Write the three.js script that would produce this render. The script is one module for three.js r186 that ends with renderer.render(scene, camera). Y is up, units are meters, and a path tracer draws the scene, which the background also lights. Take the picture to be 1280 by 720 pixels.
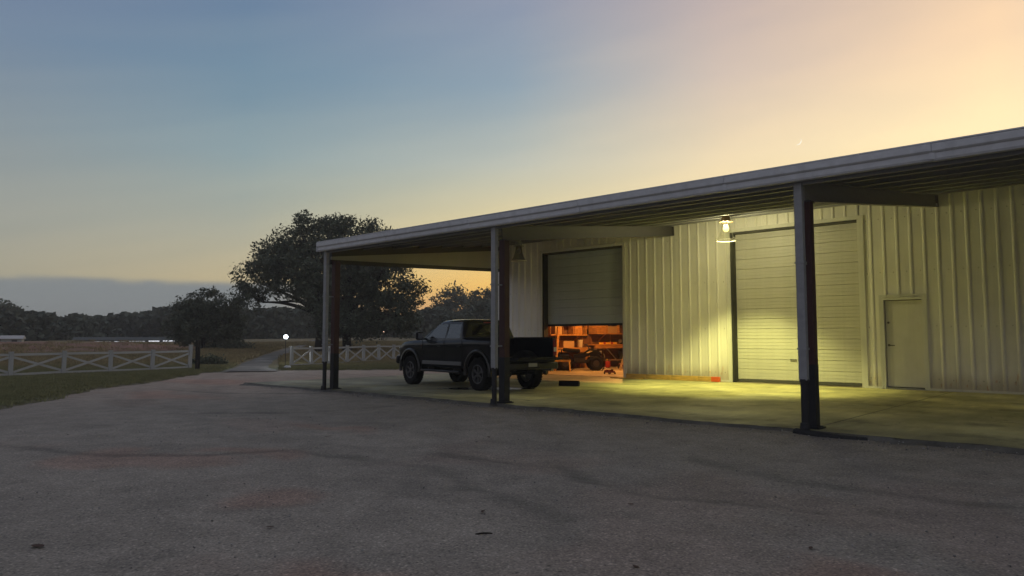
import * as THREE from 'three';
import { mergeGeometries, mergeVertices, toCreasedNormals } from 'three/addons/utils/BufferGeometryUtils.js';
import { RoundedBoxGeometry } from 'three/addons/geometries/RoundedBoxGeometry.js';
import { Brush, Evaluator, SUBTRACTION } from 'three-bvh-csg';

/* ---------------------------------------------------------------- camera, sky, sun, exposure */
const scene = new THREE.Scene();
const CAM_H = 1.4;
const camera = new THREE.PerspectiveCamera(2 * Math.atan(360 / 888) * 180 / Math.PI, 1024 / 576, 0.05, 6000);
camera.position.set(0, CAM_H, 0);
{
  const a = 47.949 * Math.PI / 180, p = 4.122 * Math.PI / 180;
  camera.lookAt(-Math.cos(a) * Math.cos(p), CAM_H + Math.sin(p), -Math.sin(a) * Math.cos(p));
}
const renderer = new THREE.WebGLRenderer({ antialias: true });
renderer.setSize(1024, 576);
renderer.toneMapping = THREE.LinearToneMapping;
renderer.toneMappingExposure = 1.0;
renderer.shadowMap.enabled = true;

const srgb = (c) => { c /= 255; return c <= 0.04045 ? c / 12.92 : ((c + 0.055) / 1.055) ** 2.4; };
const smooth = (a, b, x) => { const t = Math.min(1, Math.max(0, (x - a) / (b - a))); return t * t * (3 - 2 * t); };
const lerp = (a, b, t) => a + (b - a) * t;
const SUN_AZ = Math.atan2(-Math.sin((47.949 + 35) * Math.PI / 180), -Math.cos((47.949 + 35) * Math.PI / 180)); // afterglow, behind the building

// clear dusk sky: colours by elevation (rows) and by azimuth away from the afterglow (columns)
const SKY_AZ = [0, 18, 35, 56, 71, 110, 180];
const SKY_EL = [0, 4.2, 8, 14, 20, 27, 45, 90];
const SKY = [
  [[240, 156, 98], [248, 166, 102], [244, 160, 104], [200, 160, 132], [176, 160, 142], [148, 142, 144], [142, 134, 140]],
  [[262, 206, 108], [268, 214, 110], [268, 210, 108], [205, 188, 148], [176, 170, 148], [160, 154, 156], [160, 156, 163]],
  [[272, 242, 166], [266, 240, 174], [246, 222, 160], [182, 180, 160], [164, 166, 156], [164, 160, 162], [174, 169, 174]],
  [[274, 248, 196], [250, 228, 188], [194, 197, 185], [146, 165, 170], [140, 153, 160], [158, 158, 163], [174, 171, 178]],
  [[262, 226, 184], [214, 197, 184], [150, 168, 181], [116, 143, 164], [117, 137, 160], [138, 145, 158], [160, 161, 170]],
  [[232, 200, 172], [190, 174, 173], [143, 152, 173], [108, 129, 158], [109, 124, 155], [126, 136, 156], [146, 149, 161]],
  [[176, 168, 168], [160, 158, 166], [140, 146, 162], [122, 134, 154], [120, 132, 152], [126, 132, 150], [134, 136, 150]],
  [[136, 140, 150], [136, 140, 150], [136, 140, 150], [136, 140, 150], [136, 140, 150], [136, 140, 150], [136, 140, 150]],
];
function skyAt(el, daz, az) {
  const seg = (arr, v) => { let i = 0; while (i < arr.length - 2 && v > arr[i + 1]) i++; const t = Math.min(1, Math.max(0, (v - arr[i]) / (arr[i + 1] - arr[i]))); return [i, t]; };
  const [i, u] = seg(SKY_EL, el), [j, v] = seg(SKY_AZ, daz), c = [0, 0, 0];
  for (let k = 0; k < 3; k++) c[k] = lerp(lerp(SKY[i][j][k], SKY[i][j + 1][k], v), lerp(SKY[i + 1][j][k], SKY[i + 1][j + 1][k], v), u);
  // a far bank of grey cloud with a level top, away from the afterglow; thin streaks above it
  const top = 4.22 + 0.18 * Math.sin(az * 5 + 1) + 0.07 * Math.sin(az * 17) + (fbm(az * 40 + 900, 3, 3, 23) - 0.5) * 0.22;
  const bank = smooth(45, 55, daz) * (1 - smooth(top - 0.14, top + 0.14, el));
  const g = lerp(1, 0.96, smooth(0, 4, el));
  const B = daz < 110 ? [143 * g, 149 * g, 151 * g] : [122, 126, 138];
  for (let k = 0; k < 3; k++) c[k] = lerp(c[k], B[k], bank);
  const ca = Math.cos(az) * 3, sa = Math.sin(az) * 3, wisp = (fbm(ca * 1.3 + 40, sa * 1.3 + el * 0.28 + 40, 5, 7) + fbm(ca * 3 + 9, el * 0.7 + sa * 3 + 30, 4, 19) - 1.0) * smooth(3, 7, el) * (1 - smooth(24, 40, el));
  for (let k = 0; k < 3; k++) c[k] += wisp * [9, 6, 2][k];
  return c;
}
{
  const W = 1440, H = 720, d = new Float32Array(W * H * 4);
  for (let y = 0; y < H; y++) for (let x = 0; x < W; x++) {
    const el = Math.max(0, (y + 0.5) / H * 180 - 90), az = ((x + 0.5) / W - 0.5) * 2 * Math.PI;
    let da = Math.abs(az - SUN_AZ) % (2 * Math.PI); if (da > Math.PI) da = 2 * Math.PI - da;
    const c = skyAt(el, da * 180 / Math.PI, az), o = (y * W + x) * 4;
    d[o] = srgb(c[0]); d[o + 1] = srgb(c[1]); d[o + 2] = srgb(c[2]); d[o + 3] = 1;
  }
  const t = new THREE.DataTexture(d, W, H, THREE.RGBAFormat, THREE.FloatType);
  t.mapping = THREE.EquirectangularReflectionMapping; t.magFilter = t.minFilter = THREE.LinearFilter; t.colorSpace = THREE.LinearSRGBColorSpace; t.needsUpdate = true;
  scene.background = t; scene.environment = t;
}
const sun = new THREE.DirectionalLight(new THREE.Color(1, 0.62, 0.34), 0.12); // the last of the afterglow, level with the horizon
sun.position.set(Math.cos(SUN_AZ) * 200, 5, Math.sin(SUN_AZ) * 200);
sun.castShadow = true; sun.shadow.radius = 24;
Object.assign(sun.shadow.camera, { left: -80, right: 80, top: 80, bottom: -80, near: 1, far: 600 });
sun.shadow.mapSize.set(2048, 2048);
scene.add(sun, sun.target);

/* ---------------------------------------------------------------- helpers */
function mulberry(a) { return () => { a |= 0; a = a + 0x6D2B79F5 | 0; let t = Math.imul(a ^ a >>> 15, 1 | a); t = t + Math.imul(t ^ t >>> 7, 61 | t) ^ t; return ((t ^ t >>> 14) >>> 0) / 4294967296; }; }
const rnd = mulberry(71), R = (a, b) => a + (b - a) * rnd();
const used = {};
const numbered = (n) => { const k = used[n] = (used[n] ?? -1) + 1; return k ? `${n}_${String(k).padStart(3, '0')}` : n; };
function hash(x, y, s) { let h = Math.imul(x, 374761393) + Math.imul(y, 668265263) + Math.imul(s, 1274126177) | 0; h = Math.imul(h ^ h >>> 13, 1274126177); return ((h ^ h >>> 16) >>> 0) / 4294967296; }
function vnoise(x, y, s = 0, P = 0) {
  const xi = Math.floor(x), yi = Math.floor(y), fx = x - xi, fy = y - yi, u = fx * fx * fx * (fx * (fx * 6 - 15) + 10), v = fy * fy * fy * (fy * (fy * 6 - 15) + 10);
  const w = (n) => P ? ((n % P) + P) % P : n;
  return lerp(lerp(hash(w(xi), w(yi), s), hash(w(xi + 1), w(yi), s), u), lerp(hash(w(xi), w(yi + 1), s), hash(w(xi + 1), w(yi + 1), s), u), v);
}
function fbm(x, y, oct = 4, s = 0, P = 0) { let a = 0, k = 0.5, n = 0; for (let i = 0; i < oct; i++) { a += k * vnoise(x, y, s + i, P); n += k; x *= 2; y *= 2; P *= 2; k *= 0.5; } return a / n; }
function tex(n, fn, color = true) {        // fn(u, v) -> [r, g, b] in 0..1 (sRGB when color)
  const d = new Uint8Array(n * n * 4);
  for (let y = 0; y < n; y++) for (let x = 0; x < n; x++) { const c = fn(x / n, y / n), o = (y * n + x) * 4; for (let k = 0; k < 3; k++) d[o + k] = Math.max(0, Math.min(255, 255 * (c.length ? c[k] : c))); d[o + 3] = 255; }
  const t = new THREE.DataTexture(d, n, n); t.wrapS = t.wrapT = THREE.RepeatWrapping; t.magFilter = THREE.LinearFilter; t.minFilter = THREE.LinearMipmapLinearFilter; t.generateMipmaps = true;
  if (color) t.colorSpace = THREE.SRGBColorSpace; t.needsUpdate = true; return t;
}
const lin = (r, g, b) => new THREE.Color().setRGB(r, g, b);
const mat = (r, g, b, rough = 0.8, o = {}) => new THREE.MeshStandardMaterial({ color: lin(r, g, b), roughness: rough, ...o });
const rep = (t, m) => { const c = t.clone(); c.repeat.set(1 / m, 1 / m); c.needsUpdate = true; return c; };

function boxUV(g, scale = 1) {             // uv in metres from each face's main direction
  const n = g.index ? g.toNonIndexed() : g, p = n.attributes.position, uv = new Float32Array(p.count * 2);
  if (!n.attributes.normal) n.computeVertexNormals();
  const a = new THREE.Vector3(), b = new THREE.Vector3(), c = new THREE.Vector3();
  for (let i = 0; i < p.count; i += 3) {
    a.fromBufferAttribute(p, i); b.fromBufferAttribute(p, i + 1).sub(a); c.fromBufferAttribute(p, i + 2).sub(a); b.cross(c);
    const ax = Math.abs(b.x), ay = Math.abs(b.y), az = Math.abs(b.z);
    for (let k = i; k < i + 3; k++) {
      const x = p.getX(k), y = p.getY(k), z = p.getZ(k);
      const [u, v] = ay >= ax && ay >= az ? [x, z] : ax >= az ? [z, y] : [x, y];
      uv[k * 2] = u * scale; uv[k * 2 + 1] = v * scale;
    }
  }
  n.setAttribute('uv', new THREE.BufferAttribute(uv, 2)); return n;
}
const box = (w, h, d, x = 0, y = 0, z = 0, ry = 0, rz = 0, rx = 0) => { const g = new THREE.BoxGeometry(w, h, d); if (rx) g.rotateX(rx); if (rz) g.rotateZ(rz); if (ry) g.rotateY(ry); return boxUV(g.translate(x, y, z)); };
const rbox = (w, h, d, r, x = 0, y = 0, z = 0, ry = 0, rz = 0) => { const g = new RoundedBoxGeometry(w, h, d, 2, r); if (rz) g.rotateZ(rz); if (ry) g.rotateY(ry); return boxUV(g.translate(x, y, z)); };
const cyl = (r0, r1, h, x = 0, y = 0, z = 0, n = 20) => boxUV(new THREE.CylinderGeometry(r1, r0, h, n).translate(x, y, z));
function bar(a, b, w, d = w) {             // square bar from a to b
  const A = new THREE.Vector3(...a), B = new THREE.Vector3(...b), L = A.distanceTo(B), g = new THREE.BoxGeometry(w, d, L);
  const o = new THREE.Object3D(); o.position.copy(A).add(B).multiplyScalar(0.5); o.lookAt(B); o.updateMatrix(); boxUV(g); const n = boxUV(g); n.applyMatrix4(o.matrix); return n;
}
function tube(pts, r, seg = 24, rad = 8, closed = false) { return boxUV(new THREE.TubeGeometry(new THREE.CatmullRomCurve3(pts.map((p) => new THREE.Vector3(...p)), closed), seg, r, rad, closed)); }
const lathe = (pts, n = 28) => boxUV(new THREE.LatheGeometry(pts.map((p) => new THREE.Vector2(...p)), n));
function poly(list, depth, bevel = 0) { const s = new THREE.Shape(list.map((p) => new THREE.Vector2(...p))); return boxUV(new THREE.ExtrudeGeometry(s, { depth, bevelEnabled: bevel > 0, bevelSize: bevel, bevelThickness: bevel, bevelSegments: 2, steps: 1 })); }
const J = (...g) => { const l = g.flat().map((x) => { const n = x.index ? x.toNonIndexed() : x; for (const k of Object.keys(n.attributes)) if (!['position', 'normal', 'uv'].includes(k)) n.deleteAttribute(k); return n; }); return l.length > 1 ? mergeGeometries(l) : l[0]; };
function mesh(name, g, m, parent = scene) { const o = new THREE.Mesh(g, m); o.name = numbered(name); o.castShadow = o.receiveShadow = true; parent.add(o); return o; }
function tag(o, label, category, group) { o.userData = { label, category }; if (group) o.userData.group = group; return o; }
function thing(name, label, category, pos = [0, 0, 0], ry = 0, group) { const o = new THREE.Group(); o.name = numbered(name); o.position.set(...pos); o.rotation.y = ry; scene.add(o); return tag(o, label, category, group); }
const struct = (o) => { o.userData.kind = 'structure'; return o; };
const stuff = (o) => { o.userData.kind = 'stuff'; return o; };

/* ---------------------------------------------------------------- textures and materials */
const T = {};
T.asphalt = tex(1024, (u, v) => {
  const st = vnoise(u * 256, v * 256, 3, 256), st2 = vnoise(u * 420, v * 420, 9, 420), m = fbm(u * 12, v * 12, 4, 5, 12);
  let k = 0.64 + (m - 0.5) * 0.12 + (st - 0.5) * 0.17 + (st2 - 0.5) * 0.10; if (st > 0.9) k += 0.12; if (st < 0.08) k -= 0.14;
  return [k * 1.01, k * 0.995, k * 0.985];
});
T.asphaltB = tex(1024, (u, v) => { const a = vnoise(u * 220, v * 220, 3, 220), b = vnoise(u * 400, v * 400, 19, 400), c = fbm(u * 26, v * 26, 3, 15, 26); return 0.42 * a + 0.22 * b + 0.36 * c; }, false);
T.concrete = tex(1024, (u, v) => {
  const a = fbm(u * 5, v * 5, 5, 21, 5), b = vnoise(u * 300, v * 300, 2, 300), c = fbm(u * 40, v * 8, 3, 31, 8), e = fbm(u * 3, v * 3, 5, 35, 3), st = fbm(u * 9, v * 9, 3, 38, 9);
  let k = 0.88 + (a - 0.5) * 0.42 + (b - 0.5) * 0.08 + (c - 0.5) * 0.12; k -= 0.22 * (1 - smooth(0.0, 0.006, Math.abs(e - 0.47))) * smooth(0.4, 0.6, a); k -= 0.11 * smooth(0.66, 0.78, st); return [k, k * 0.985, k * 0.95];
});
T.concreteR = tex(512, (u, v) => { const a = fbm(u * 4, v * 4, 4, 41, 4); const k = lerp(0.64, 0.97, smooth(0.40, 0.58, a)); return [k, k, k]; }, false);
T.paint = tex(1024, (u, v) => {                // painted sheet metal: faint streaks and dust
  const s = fbm(u * 60, v * 3, 4, 51, 60), a = fbm(u * 6, v * 6, 4, 57, 6), k = 0.95 + (s - 0.5) * 0.035 + (a - 0.5) * 0.07; return [k, k * 0.995, k * 0.985];
});
T.wall = tex(1024, (u, v) => {               // v runs from the ground up over 6 m
  const s = fbm(u * 70, v * 4, 4, 251, 4), a = fbm(u * 7, v * 7, 4, 257, 7), h = v * 6, sp = 1 - smooth(0.05, 0.35 + 0.5 * fbm(u * 24, 3, 3, 259, 24), h), run = smooth(0.62, 0.75, fbm(u * 90, v * 1.5, 3, 261, 90)) * (1 - smooth(0, 2.5, h)) * 0.5, ru = smooth(0.74, 0.8, fbm(u * 120, v * 40, 3, 267, 40)) * (1 - smooth(0.1, 0.8, h));
  const k = 0.96 + (s - 0.5) * 0.05 + (a - 0.5) * 0.08 - sp * 0.16 - run * 0.06; return [k - ru * 0.05, k * 0.995 - sp * 0.02 - ru * 0.16, k * 0.985 - sp * 0.05 - ru * 0.22];
});
T.galv = tex(512, (u, v) => { const a = fbm(u * 24, v * 24, 3, 61, 24), b = fbm(u * 6, v * 40, 3, 67, 40), k = 0.86 + (a - 0.5) * 0.09 + (b - 0.5) * 0.06; return [k, k, k * 1.01]; });
T.wood = tex(512, (u, v) => { const g = fbm(u * 4, v * 70, 4, 71, 70), r = fbm(u * 3, v * 9, 3, 77, 9), k = 0.84 + (g - 0.5) * 0.42 + (r - 0.5) * 0.3; return [k, k * 0.86, k * 0.66]; });
T.bark = tex(256, (u, v) => { const a = fbm(u * 30, v * 6, 4, 81, 6), k = 0.5 + (a - 0.5) * 0.9; return [k, k * 0.94, k * 0.86]; });

const M = {
  wall: mat(0.88, 0.87, 0.84, 0.5, { map: rep(T.wall, 6) }),
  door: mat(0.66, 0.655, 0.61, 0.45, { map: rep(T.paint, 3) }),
  doorSkyTint: mat(0.50, 0.56, 0.62, 0.5, { map: rep(T.paint, 3) }),  // same door paint, greyed and cooled to stand in for skylight
  leaf: mat(0.74, 0.73, 0.69, 0.5, { map: rep(T.paint, 2) }),
  trim: mat(0.76, 0.76, 0.73, 0.5, { map: rep(T.paint, 2) }),
  spout: mat(0.40, 0.41, 0.41, 0.5, { map: rep(T.galv, 2) }),
  gutter2: mat(0.76, 0.775, 0.79, 0.5, { map: rep(T.galv, 2) }),
  gutter: mat(0.80, 0.815, 0.83, 0.45, { map: rep(T.galv, 2) }),
  roof: mat(0.88, 0.89, 0.90, 0.55, { map: rep(T.galv, 2) }),
  purlin: mat(0.40, 0.40, 0.41, 0.6, { map: rep(T.galv, 1) }),
  primer2: mat(0.40, 0.38, 0.37, 0.65, { map: rep(T.galv, 1) }),  // same primer, lightened to lift the rafter side shaded from the lamp
  primer: mat(0.105, 0.10, 0.10, 0.65, { map: rep(T.galv, 1) }),  // same primer, darkened to hold back lamp light on the rafter
  redsteel: mat(0.085, 0.032, 0.028, 0.6, { map: rep(T.galv, 1) }),
  blacksteel: mat(0.018, 0.018, 0.022, 0.6, { map: rep(T.galv, 1) }),
  dark: mat(0.02, 0.02, 0.02, 0.8),
  rubber: new THREE.MeshPhysicalMaterial({ color: lin(0.011, 0.011, 0.011), roughness: 0.9, specularIntensity: 0.35 }),
  jamb: mat(0.10, 0.10, 0.095, 0.7, { map: rep(T.galv, 1) }),
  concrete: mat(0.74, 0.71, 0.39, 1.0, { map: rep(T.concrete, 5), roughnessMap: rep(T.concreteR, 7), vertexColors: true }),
  slabedge: mat(0.14, 0.135, 0.125, 0.95, { map: rep(T.concrete, 1.3) }),
  drive: mat(0.19, 0.185, 0.18, 0.9, { map: rep(T.concrete, 5) }),
  ply: mat(0.50, 0.34, 0.18, 0.75, { map: rep(T.wood, 1.2) }),
  darkwood: mat(0.16, 0.095, 0.06, 0.85, { map: rep(T.wood, 1.5) }),
  lumber: mat(0.88, 0.76, 0.36, 0.75, { map: rep(T.wood, 1.0) }),
  orange: mat(0.75, 0.12, 0.02, 0.6),
  white: mat(0.50, 0.495, 0.48, 0.7, { map: rep(T.paint, 1.4) }),
  bark: mat(0.06, 0.05, 0.042, 0.95, { map: rep(T.bark, 1.2) }),
  litHousing: mat(0.13, 0.075, 0.03, 0.5),  // orange lamp glow put into the housing colour
  steel: mat(0.35, 0.35, 0.35, 0.35, { metalness: 0.8 }),
  lever: mat(0.10, 0.095, 0.09, 0.4, { metalness: 0.7 }),
};

/* ---------------------------------------------------------------- terrain, yard, drive */
const YARD = [[14, 14], [-9, 14], [-12.3, 3], [-15.5, -1.8], [-18, -4], [-19.5, -4.95], [-22.2, -6.8], [-25.8, -9.8], [-30.4, -13.5], [-31.8, -15.1], [-32.0, -16.4], [-30.9, -18.5], [-29.2, -20.3], [-27.8, -22.5], [-26, -27], [-22.8, -30], [-22.5, -38], [14, -38]];
function yardDist(x, z) {                 // negative inside
  let d = 1e9, inside = false;
  for (let i = 0, j = YARD.length - 1; i < YARD.length; j = i++) {
    const [ax, az] = YARD[j], [bx, bz] = YARD[i], ex = bx - ax, ez = bz - az, t = Math.max(0, Math.min(1, ((x - ax) * ex + (z - az) * ez) / (ex * ex + ez * ez)));
    d = Math.min(d, Math.hypot(x - ax - ex * t, z - az - ez * t));
    if ((az > z) !== (bz > z) && x < (bx - ax) * (z - az) / (bz - az) + ax) inside = !inside;
  }
  return inside ? -d : d;
}
const PROF = [[0, -0.1], [40, -0.08], [48, 0.02], [58, 0.38], [75, 0.85], [95, 1.25], [150, 2.15], [300, 2.6], [900, 3], [5000, 3]];
function terrain(x, z) {
  const r = Math.hypot(x, z), phi = Math.atan2(-z, -x) * 180 / Math.PI;
  let i = 0; while (i < PROF.length - 2 && r > PROF[i + 1][0]) i++;
  const t = (r - PROF[i][0]) / (PROF[i + 1][0] - PROF[i][0]);
  let h = lerp(PROF[i][1], PROF[i + 1][1], t);
  if (h > 0) h *= lerp(0.8, 1, smooth(20, 30, phi));
  h += (fbm(x * 0.08, z * 0.08, 3, 91) - 0.5) * 0.25 * smooth(40, 60, r) + (fbm(x * 0.5, z * 0.5, 2, 95) - 0.5) * 0.05 * smooth(30, 36, r);
  const dirt = smooth(54, 60, r) * (1 - smooth(84, 92, r)) * (1 - smooth(22, 26, phi)) * smooth(-30, 5, phi);
  h += dirt * (fbm(x * 0.25, z * 0.25, 3, 97) - 0.25) * 0.75;
  return [h, dirt];
}
const edgeNoise = (x, z) => (fbm(x * 0.9, z * 0.9, 3, 101) - 0.5) * 1.0;
const groundY = (x, z) => { const d = yardDist(x, z) + edgeNoise(x, z); return lerp(-0.24, terrain(x, z)[0] + 0.035, smooth(-0.6, 0.35, d)); };
const gTerr = (x, z) => groundY(x, z);
{
  const rs = []; for (let r = 0.6; r < 62;) { rs.push(r); r *= 1.016; } for (let r = 62; r < 640;) { rs.push(r); r *= 1.045; }
  const as = []; for (let a = -20; a < 5; a += 0.4) as.push(a); for (let a = 5; a < 68; a += 0.2) as.push(a); for (let a = 68; a < 340; a += 2) as.push(a); as.push(340);
  const P = [], C = [], I = [];
  for (const r of rs) for (const a of as) {
    const q = a * Math.PI / 180, x = -Math.cos(q) * r, z = -Math.sin(q) * r, [, dirt] = terrain(x, z), y = groundY(x, z);
    P.push(x, y, z);
    const n = fbm(x * 0.35, z * 0.35, 4, 111), n2 = fbm(x * 2.3, z * 2.3, 3, 115), dry = smooth(36, 46, r) * (0.55 + 0.45 * n);
    let c = [lerp(0.09, 0.13, n), lerp(0.11, 0.12, n), lerp(0.05, 0.065, n)];
    const tan = [0.28, 0.205, 0.11]; c = c.map((v, k) => lerp(v, tan[k] * (0.7 + 0.6 * n2), dry * 0.8));
    const red = [0.24, 0.125, 0.085]; c = c.map((v, k) => lerp(v, red[k] * (0.6 + 0.8 * n2), dirt * smooth(0.2, 0.4, n + 0.1)));
    const bare = 1 - smooth(0.0, 0.9, yardDist(x, z) + edgeNoise(x, z)); c = c.map((v, k) => lerp(v, [0.15, 0.12, 0.095][k], bare * 0.6));
    C.push(...c);
  }
  const n = as.length;
  for (let i = 0; i < rs.length - 1; i++) for (let j = 0; j < n - 1; j++) { const o = i * n + j; I.push(o, o + n, o + 1, o + 1, o + n, o + n + 1); }
  const g = new THREE.BufferGeometry(); g.setAttribute('position', new THREE.Float32BufferAttribute(P, 3)); g.setAttribute('color', new THREE.Float32BufferAttribute(C, 3)); g.setIndex(I); g.computeVertexNormals();
  if (g.attributes.normal.getY(10) < 0) { for (let k = 0; k < I.length; k += 3) { const t = I[k]; I[k] = I[k + 1]; I[k + 1] = t; } g.setIndex(I); g.computeVertexNormals(); }
  struct(mesh('ground', g, new THREE.MeshStandardMaterial({ vertexColors: true, roughness: 1 })));
}
// asphalt yard: weathered, with patches, stains of red clay and cracks (colours of the material itself, plus a painted grazing sheen)
const SEG = (x, z, a, b) => { const ex = b[0] - a[0], ez = b[1] - a[1], t = Math.max(0, Math.min(1, ((x - a[0]) * ex + (z - a[1]) * ez) / (ex * ex + ez * ez))); return Math.hypot(x - a[0] - ex * t, z - a[1] - ez * t); };
const CRACKS = [[[-12.6, -2.4], [-10.4, -3.2], [-9.3, -4.2], [-8.6, -5.6]], [[-8.8, -5.2], [-6.4, -5.6], [-3.7, -4.9]], [[-7.1, -6.4], [-5.2, -6.6], [-3.5, -6.1], [-2.2, -6.6]], [[-15, -6], [-13.2, -8.2], [-12.7, -10.2]], [[-22, -9], [-19, -9.5], [-16.5, -10.8]], [[-4.4, -8.3], [-2.9, -7.6], [-1, -7.9]]];
const CLAY = [[-9.6, -3.6, 1.0, 0.55], [-8.9, -4.6, 0.8, 0.4], [-3.1, -3.4, 0.55, 0.35], [-3.9, -2.7, 0.6, 0.35], [-1.6, -4.9, 0.65, 0.24], [-6.6, -3.4, 0.5, 0.5], [-10.6, -7.2, 1.2, 0.4], [-20, -8, 2.2, 0.9], [-25, -11.5, 2.2, 1.2]];
{
  const xs = [], zs = [];
  for (let x = -34; x < 4; x += x < -22 ? 0.3 : 0.13) xs.push(x); for (let x = 4; x <= 16; x += 1.5) xs.push(x);
  for (let z = -40; z < -24; z += 1) zs.push(z); for (let z = -24; z < 0; z += z < -14 ? 0.26 : 0.13) zs.push(z); for (let z = 0; z <= 16; z += 1) zs.push(z);
  const P = [], C = [], U = [], I = [], n = zs.length;
  for (const x of xs) for (const z of zs) {
    const wx = x + (fbm(x * 0.7, z * 0.7, 3, 201) - 0.5) * 1.6, wz = z + (fbm(x * 0.7, z * 0.7, 3, 205) - 0.5) * 1.6;
    const big = fbm(wx * 0.16, wz * 0.16, 4, 131), mid = fbm(wx * 0.75, wz * 0.75, 4, 137), sm = fbm(x * 3.2, z * 3.2, 3, 141);
    let k = 0.40 * (0.86 + 0.22 * big + 0.14 * mid + 0.08 * sm), c = [k * 1.42, k * 1.27, k * 1.07];
    const lightP = smooth(0.56, 0.64, fbm(wx * 0.22 + 7, wz * 0.3, 3, 151)); c = c.map((v) => v * (1 + 0.10 * lightP));
    const far = smooth(15, 30, Math.hypot(x, z)) * smooth(-13, -20, x); c = [c[0] * (1 + 0.45 * far), c[1] * (1 + 0.33 * far), c[2] * (1 + 0.30 * far)];  // paler with distance: grazing reflection put into the lighter far paving
    let clay = smooth(0.60, 0.74, fbm(wx * 0.33 + 3, wz * 0.45 + 9, 4, 161)) * 0.35;
    for (const [cx, cz, ra, rb] of CLAY) clay = Math.max(clay, 1 - smooth(0.5, 1.25, Math.hypot((wx - cx) / ra, (wz - cz) / rb)));
    c = c.map((v, q) => lerp(v, v * [1.08, 0.84, 0.79][q], clay * 0.85));
    let dk = 0; for (const cr of CRACKS) for (let q = 0; q < cr.length - 1; q++) { const dd = SEG(x + (sm - 0.5) * 0.3, z + (mid - 0.5) * 0.5, cr[q], cr[q + 1]); dk = Math.max(dk, (1 - smooth(0.02, 0.13 + 0.1 * sm, dd)) * (0.35 + 0.65 * vnoise(x * 1.3, z * 1.3, 171))); }
    dk = Math.max(dk, 0.3 * smooth(0.66, 0.78, fbm(wx * 0.5 + 20, wz * 0.9, 4, 175)));
    for (const off of [-0.8, 0.8]) { const tr = Math.abs(Math.hypot(x + 30, z - 14) - 31.5 - off + (big - 0.5) * 0.6); c = c.map((v) => v * (1 - 0.10 * (1 - smooth(0.1, 0.22, tr)) * (0.4 + mid))); const t2 = Math.abs(Math.hypot(x + 10, z + 40) - 33.2 - off + (big - 0.5) * 0.5); c = c.map((v) => v * (1 - 0.09 * (1 - smooth(0.1, 0.24, t2)) * (0.4 + mid))); }
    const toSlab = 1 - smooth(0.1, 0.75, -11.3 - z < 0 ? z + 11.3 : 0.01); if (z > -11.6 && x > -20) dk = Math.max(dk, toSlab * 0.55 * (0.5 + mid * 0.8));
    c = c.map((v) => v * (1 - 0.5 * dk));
    const y = -0.1 + 0.05 * smooth(-9.2, -11.1, z) * (z > -13 ? 1 : 0) * smooth(-23, -20, x) + (mid - 0.5) * 0.022 + (big - 0.5) * 0.05 - dk * 0.008;
    P.push(x, y, z); C.push(...c); U.push(x / 3.7, z / 3.7);
  }
  for (let i = 0; i < xs.length - 1; i++) for (let j = 0; j < n - 1; j++) { const o = i * n + j; I.push(o, o + 1, o + n, o + n, o + 1, o + n + 1); }
  const g = new THREE.BufferGeometry(); g.setAttribute('position', new THREE.Float32BufferAttribute(P, 3)); g.setAttribute('color', new THREE.Float32BufferAttribute(C, 3)); g.setAttribute('uv', new THREE.Float32BufferAttribute(U, 2)); g.setIndex(I); g.computeVertexNormals();
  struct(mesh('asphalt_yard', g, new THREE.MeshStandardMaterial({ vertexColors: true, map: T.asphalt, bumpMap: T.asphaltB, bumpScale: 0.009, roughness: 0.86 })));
}
{ // concrete drive that leaves the yard through the gap in the fence
  const mid = [[-31.0, -16.4], [-34, -18.0], [-38, -20.4], [-43, -23.6], [-49.5, -28.6], [-60, -37], [-78, -50]], half = [1.35, 1.05, 1.0, 0.95, 0.9, 0.9, 0.9];
  const cv = new THREE.CatmullRomCurve3(mid.map((p) => new THREE.Vector3(p[0], 0, p[1]))), P = [], U = [], I = [], N = 90, K = 6;
  for (let i = 0; i <= N; i++) {
    const t = i / N, p = cv.getPoint(t), d = cv.getTangent(t), s = t * (half.length - 1), hi = Math.min(half.length - 2, Math.floor(s)), w = lerp(half[hi], half[hi + 1], s - hi) + (fbm(t * 30, 2, 2, 181) - 0.5) * 0.2;
    for (let k = 0; k <= K; k++) { const q = (k / K * 2 - 1) * w, x = p.x - d.z * q, z = p.z + d.x * q; P.push(x, Math.max(groundY(x, z), -0.09) + 0.02 + (k === 0 || k === K ? -0.06 : 0), z); U.push(x / 5, z / 5); }
  }
  for (let i = 0; i < N; i++) for (let k = 0; k < K; k++) { const o = i * (K + 1) + k; I.push(o, o + 1, o + K + 1, o + K + 1, o + 1, o + K + 2); }
  const g = new THREE.BufferGeometry(); g.setAttribute('position', new THREE.Float32BufferAttribute(P, 3)); g.setAttribute('uv', new THREE.Float32BufferAttribute(U, 2)); g.setIndex(I); g.computeVertexNormals();
  struct(mesh('driveway', g, mat(0.26, 0.25, 0.24, 0.9, { map: T.concrete, side: THREE.DoubleSide })));
}
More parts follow.
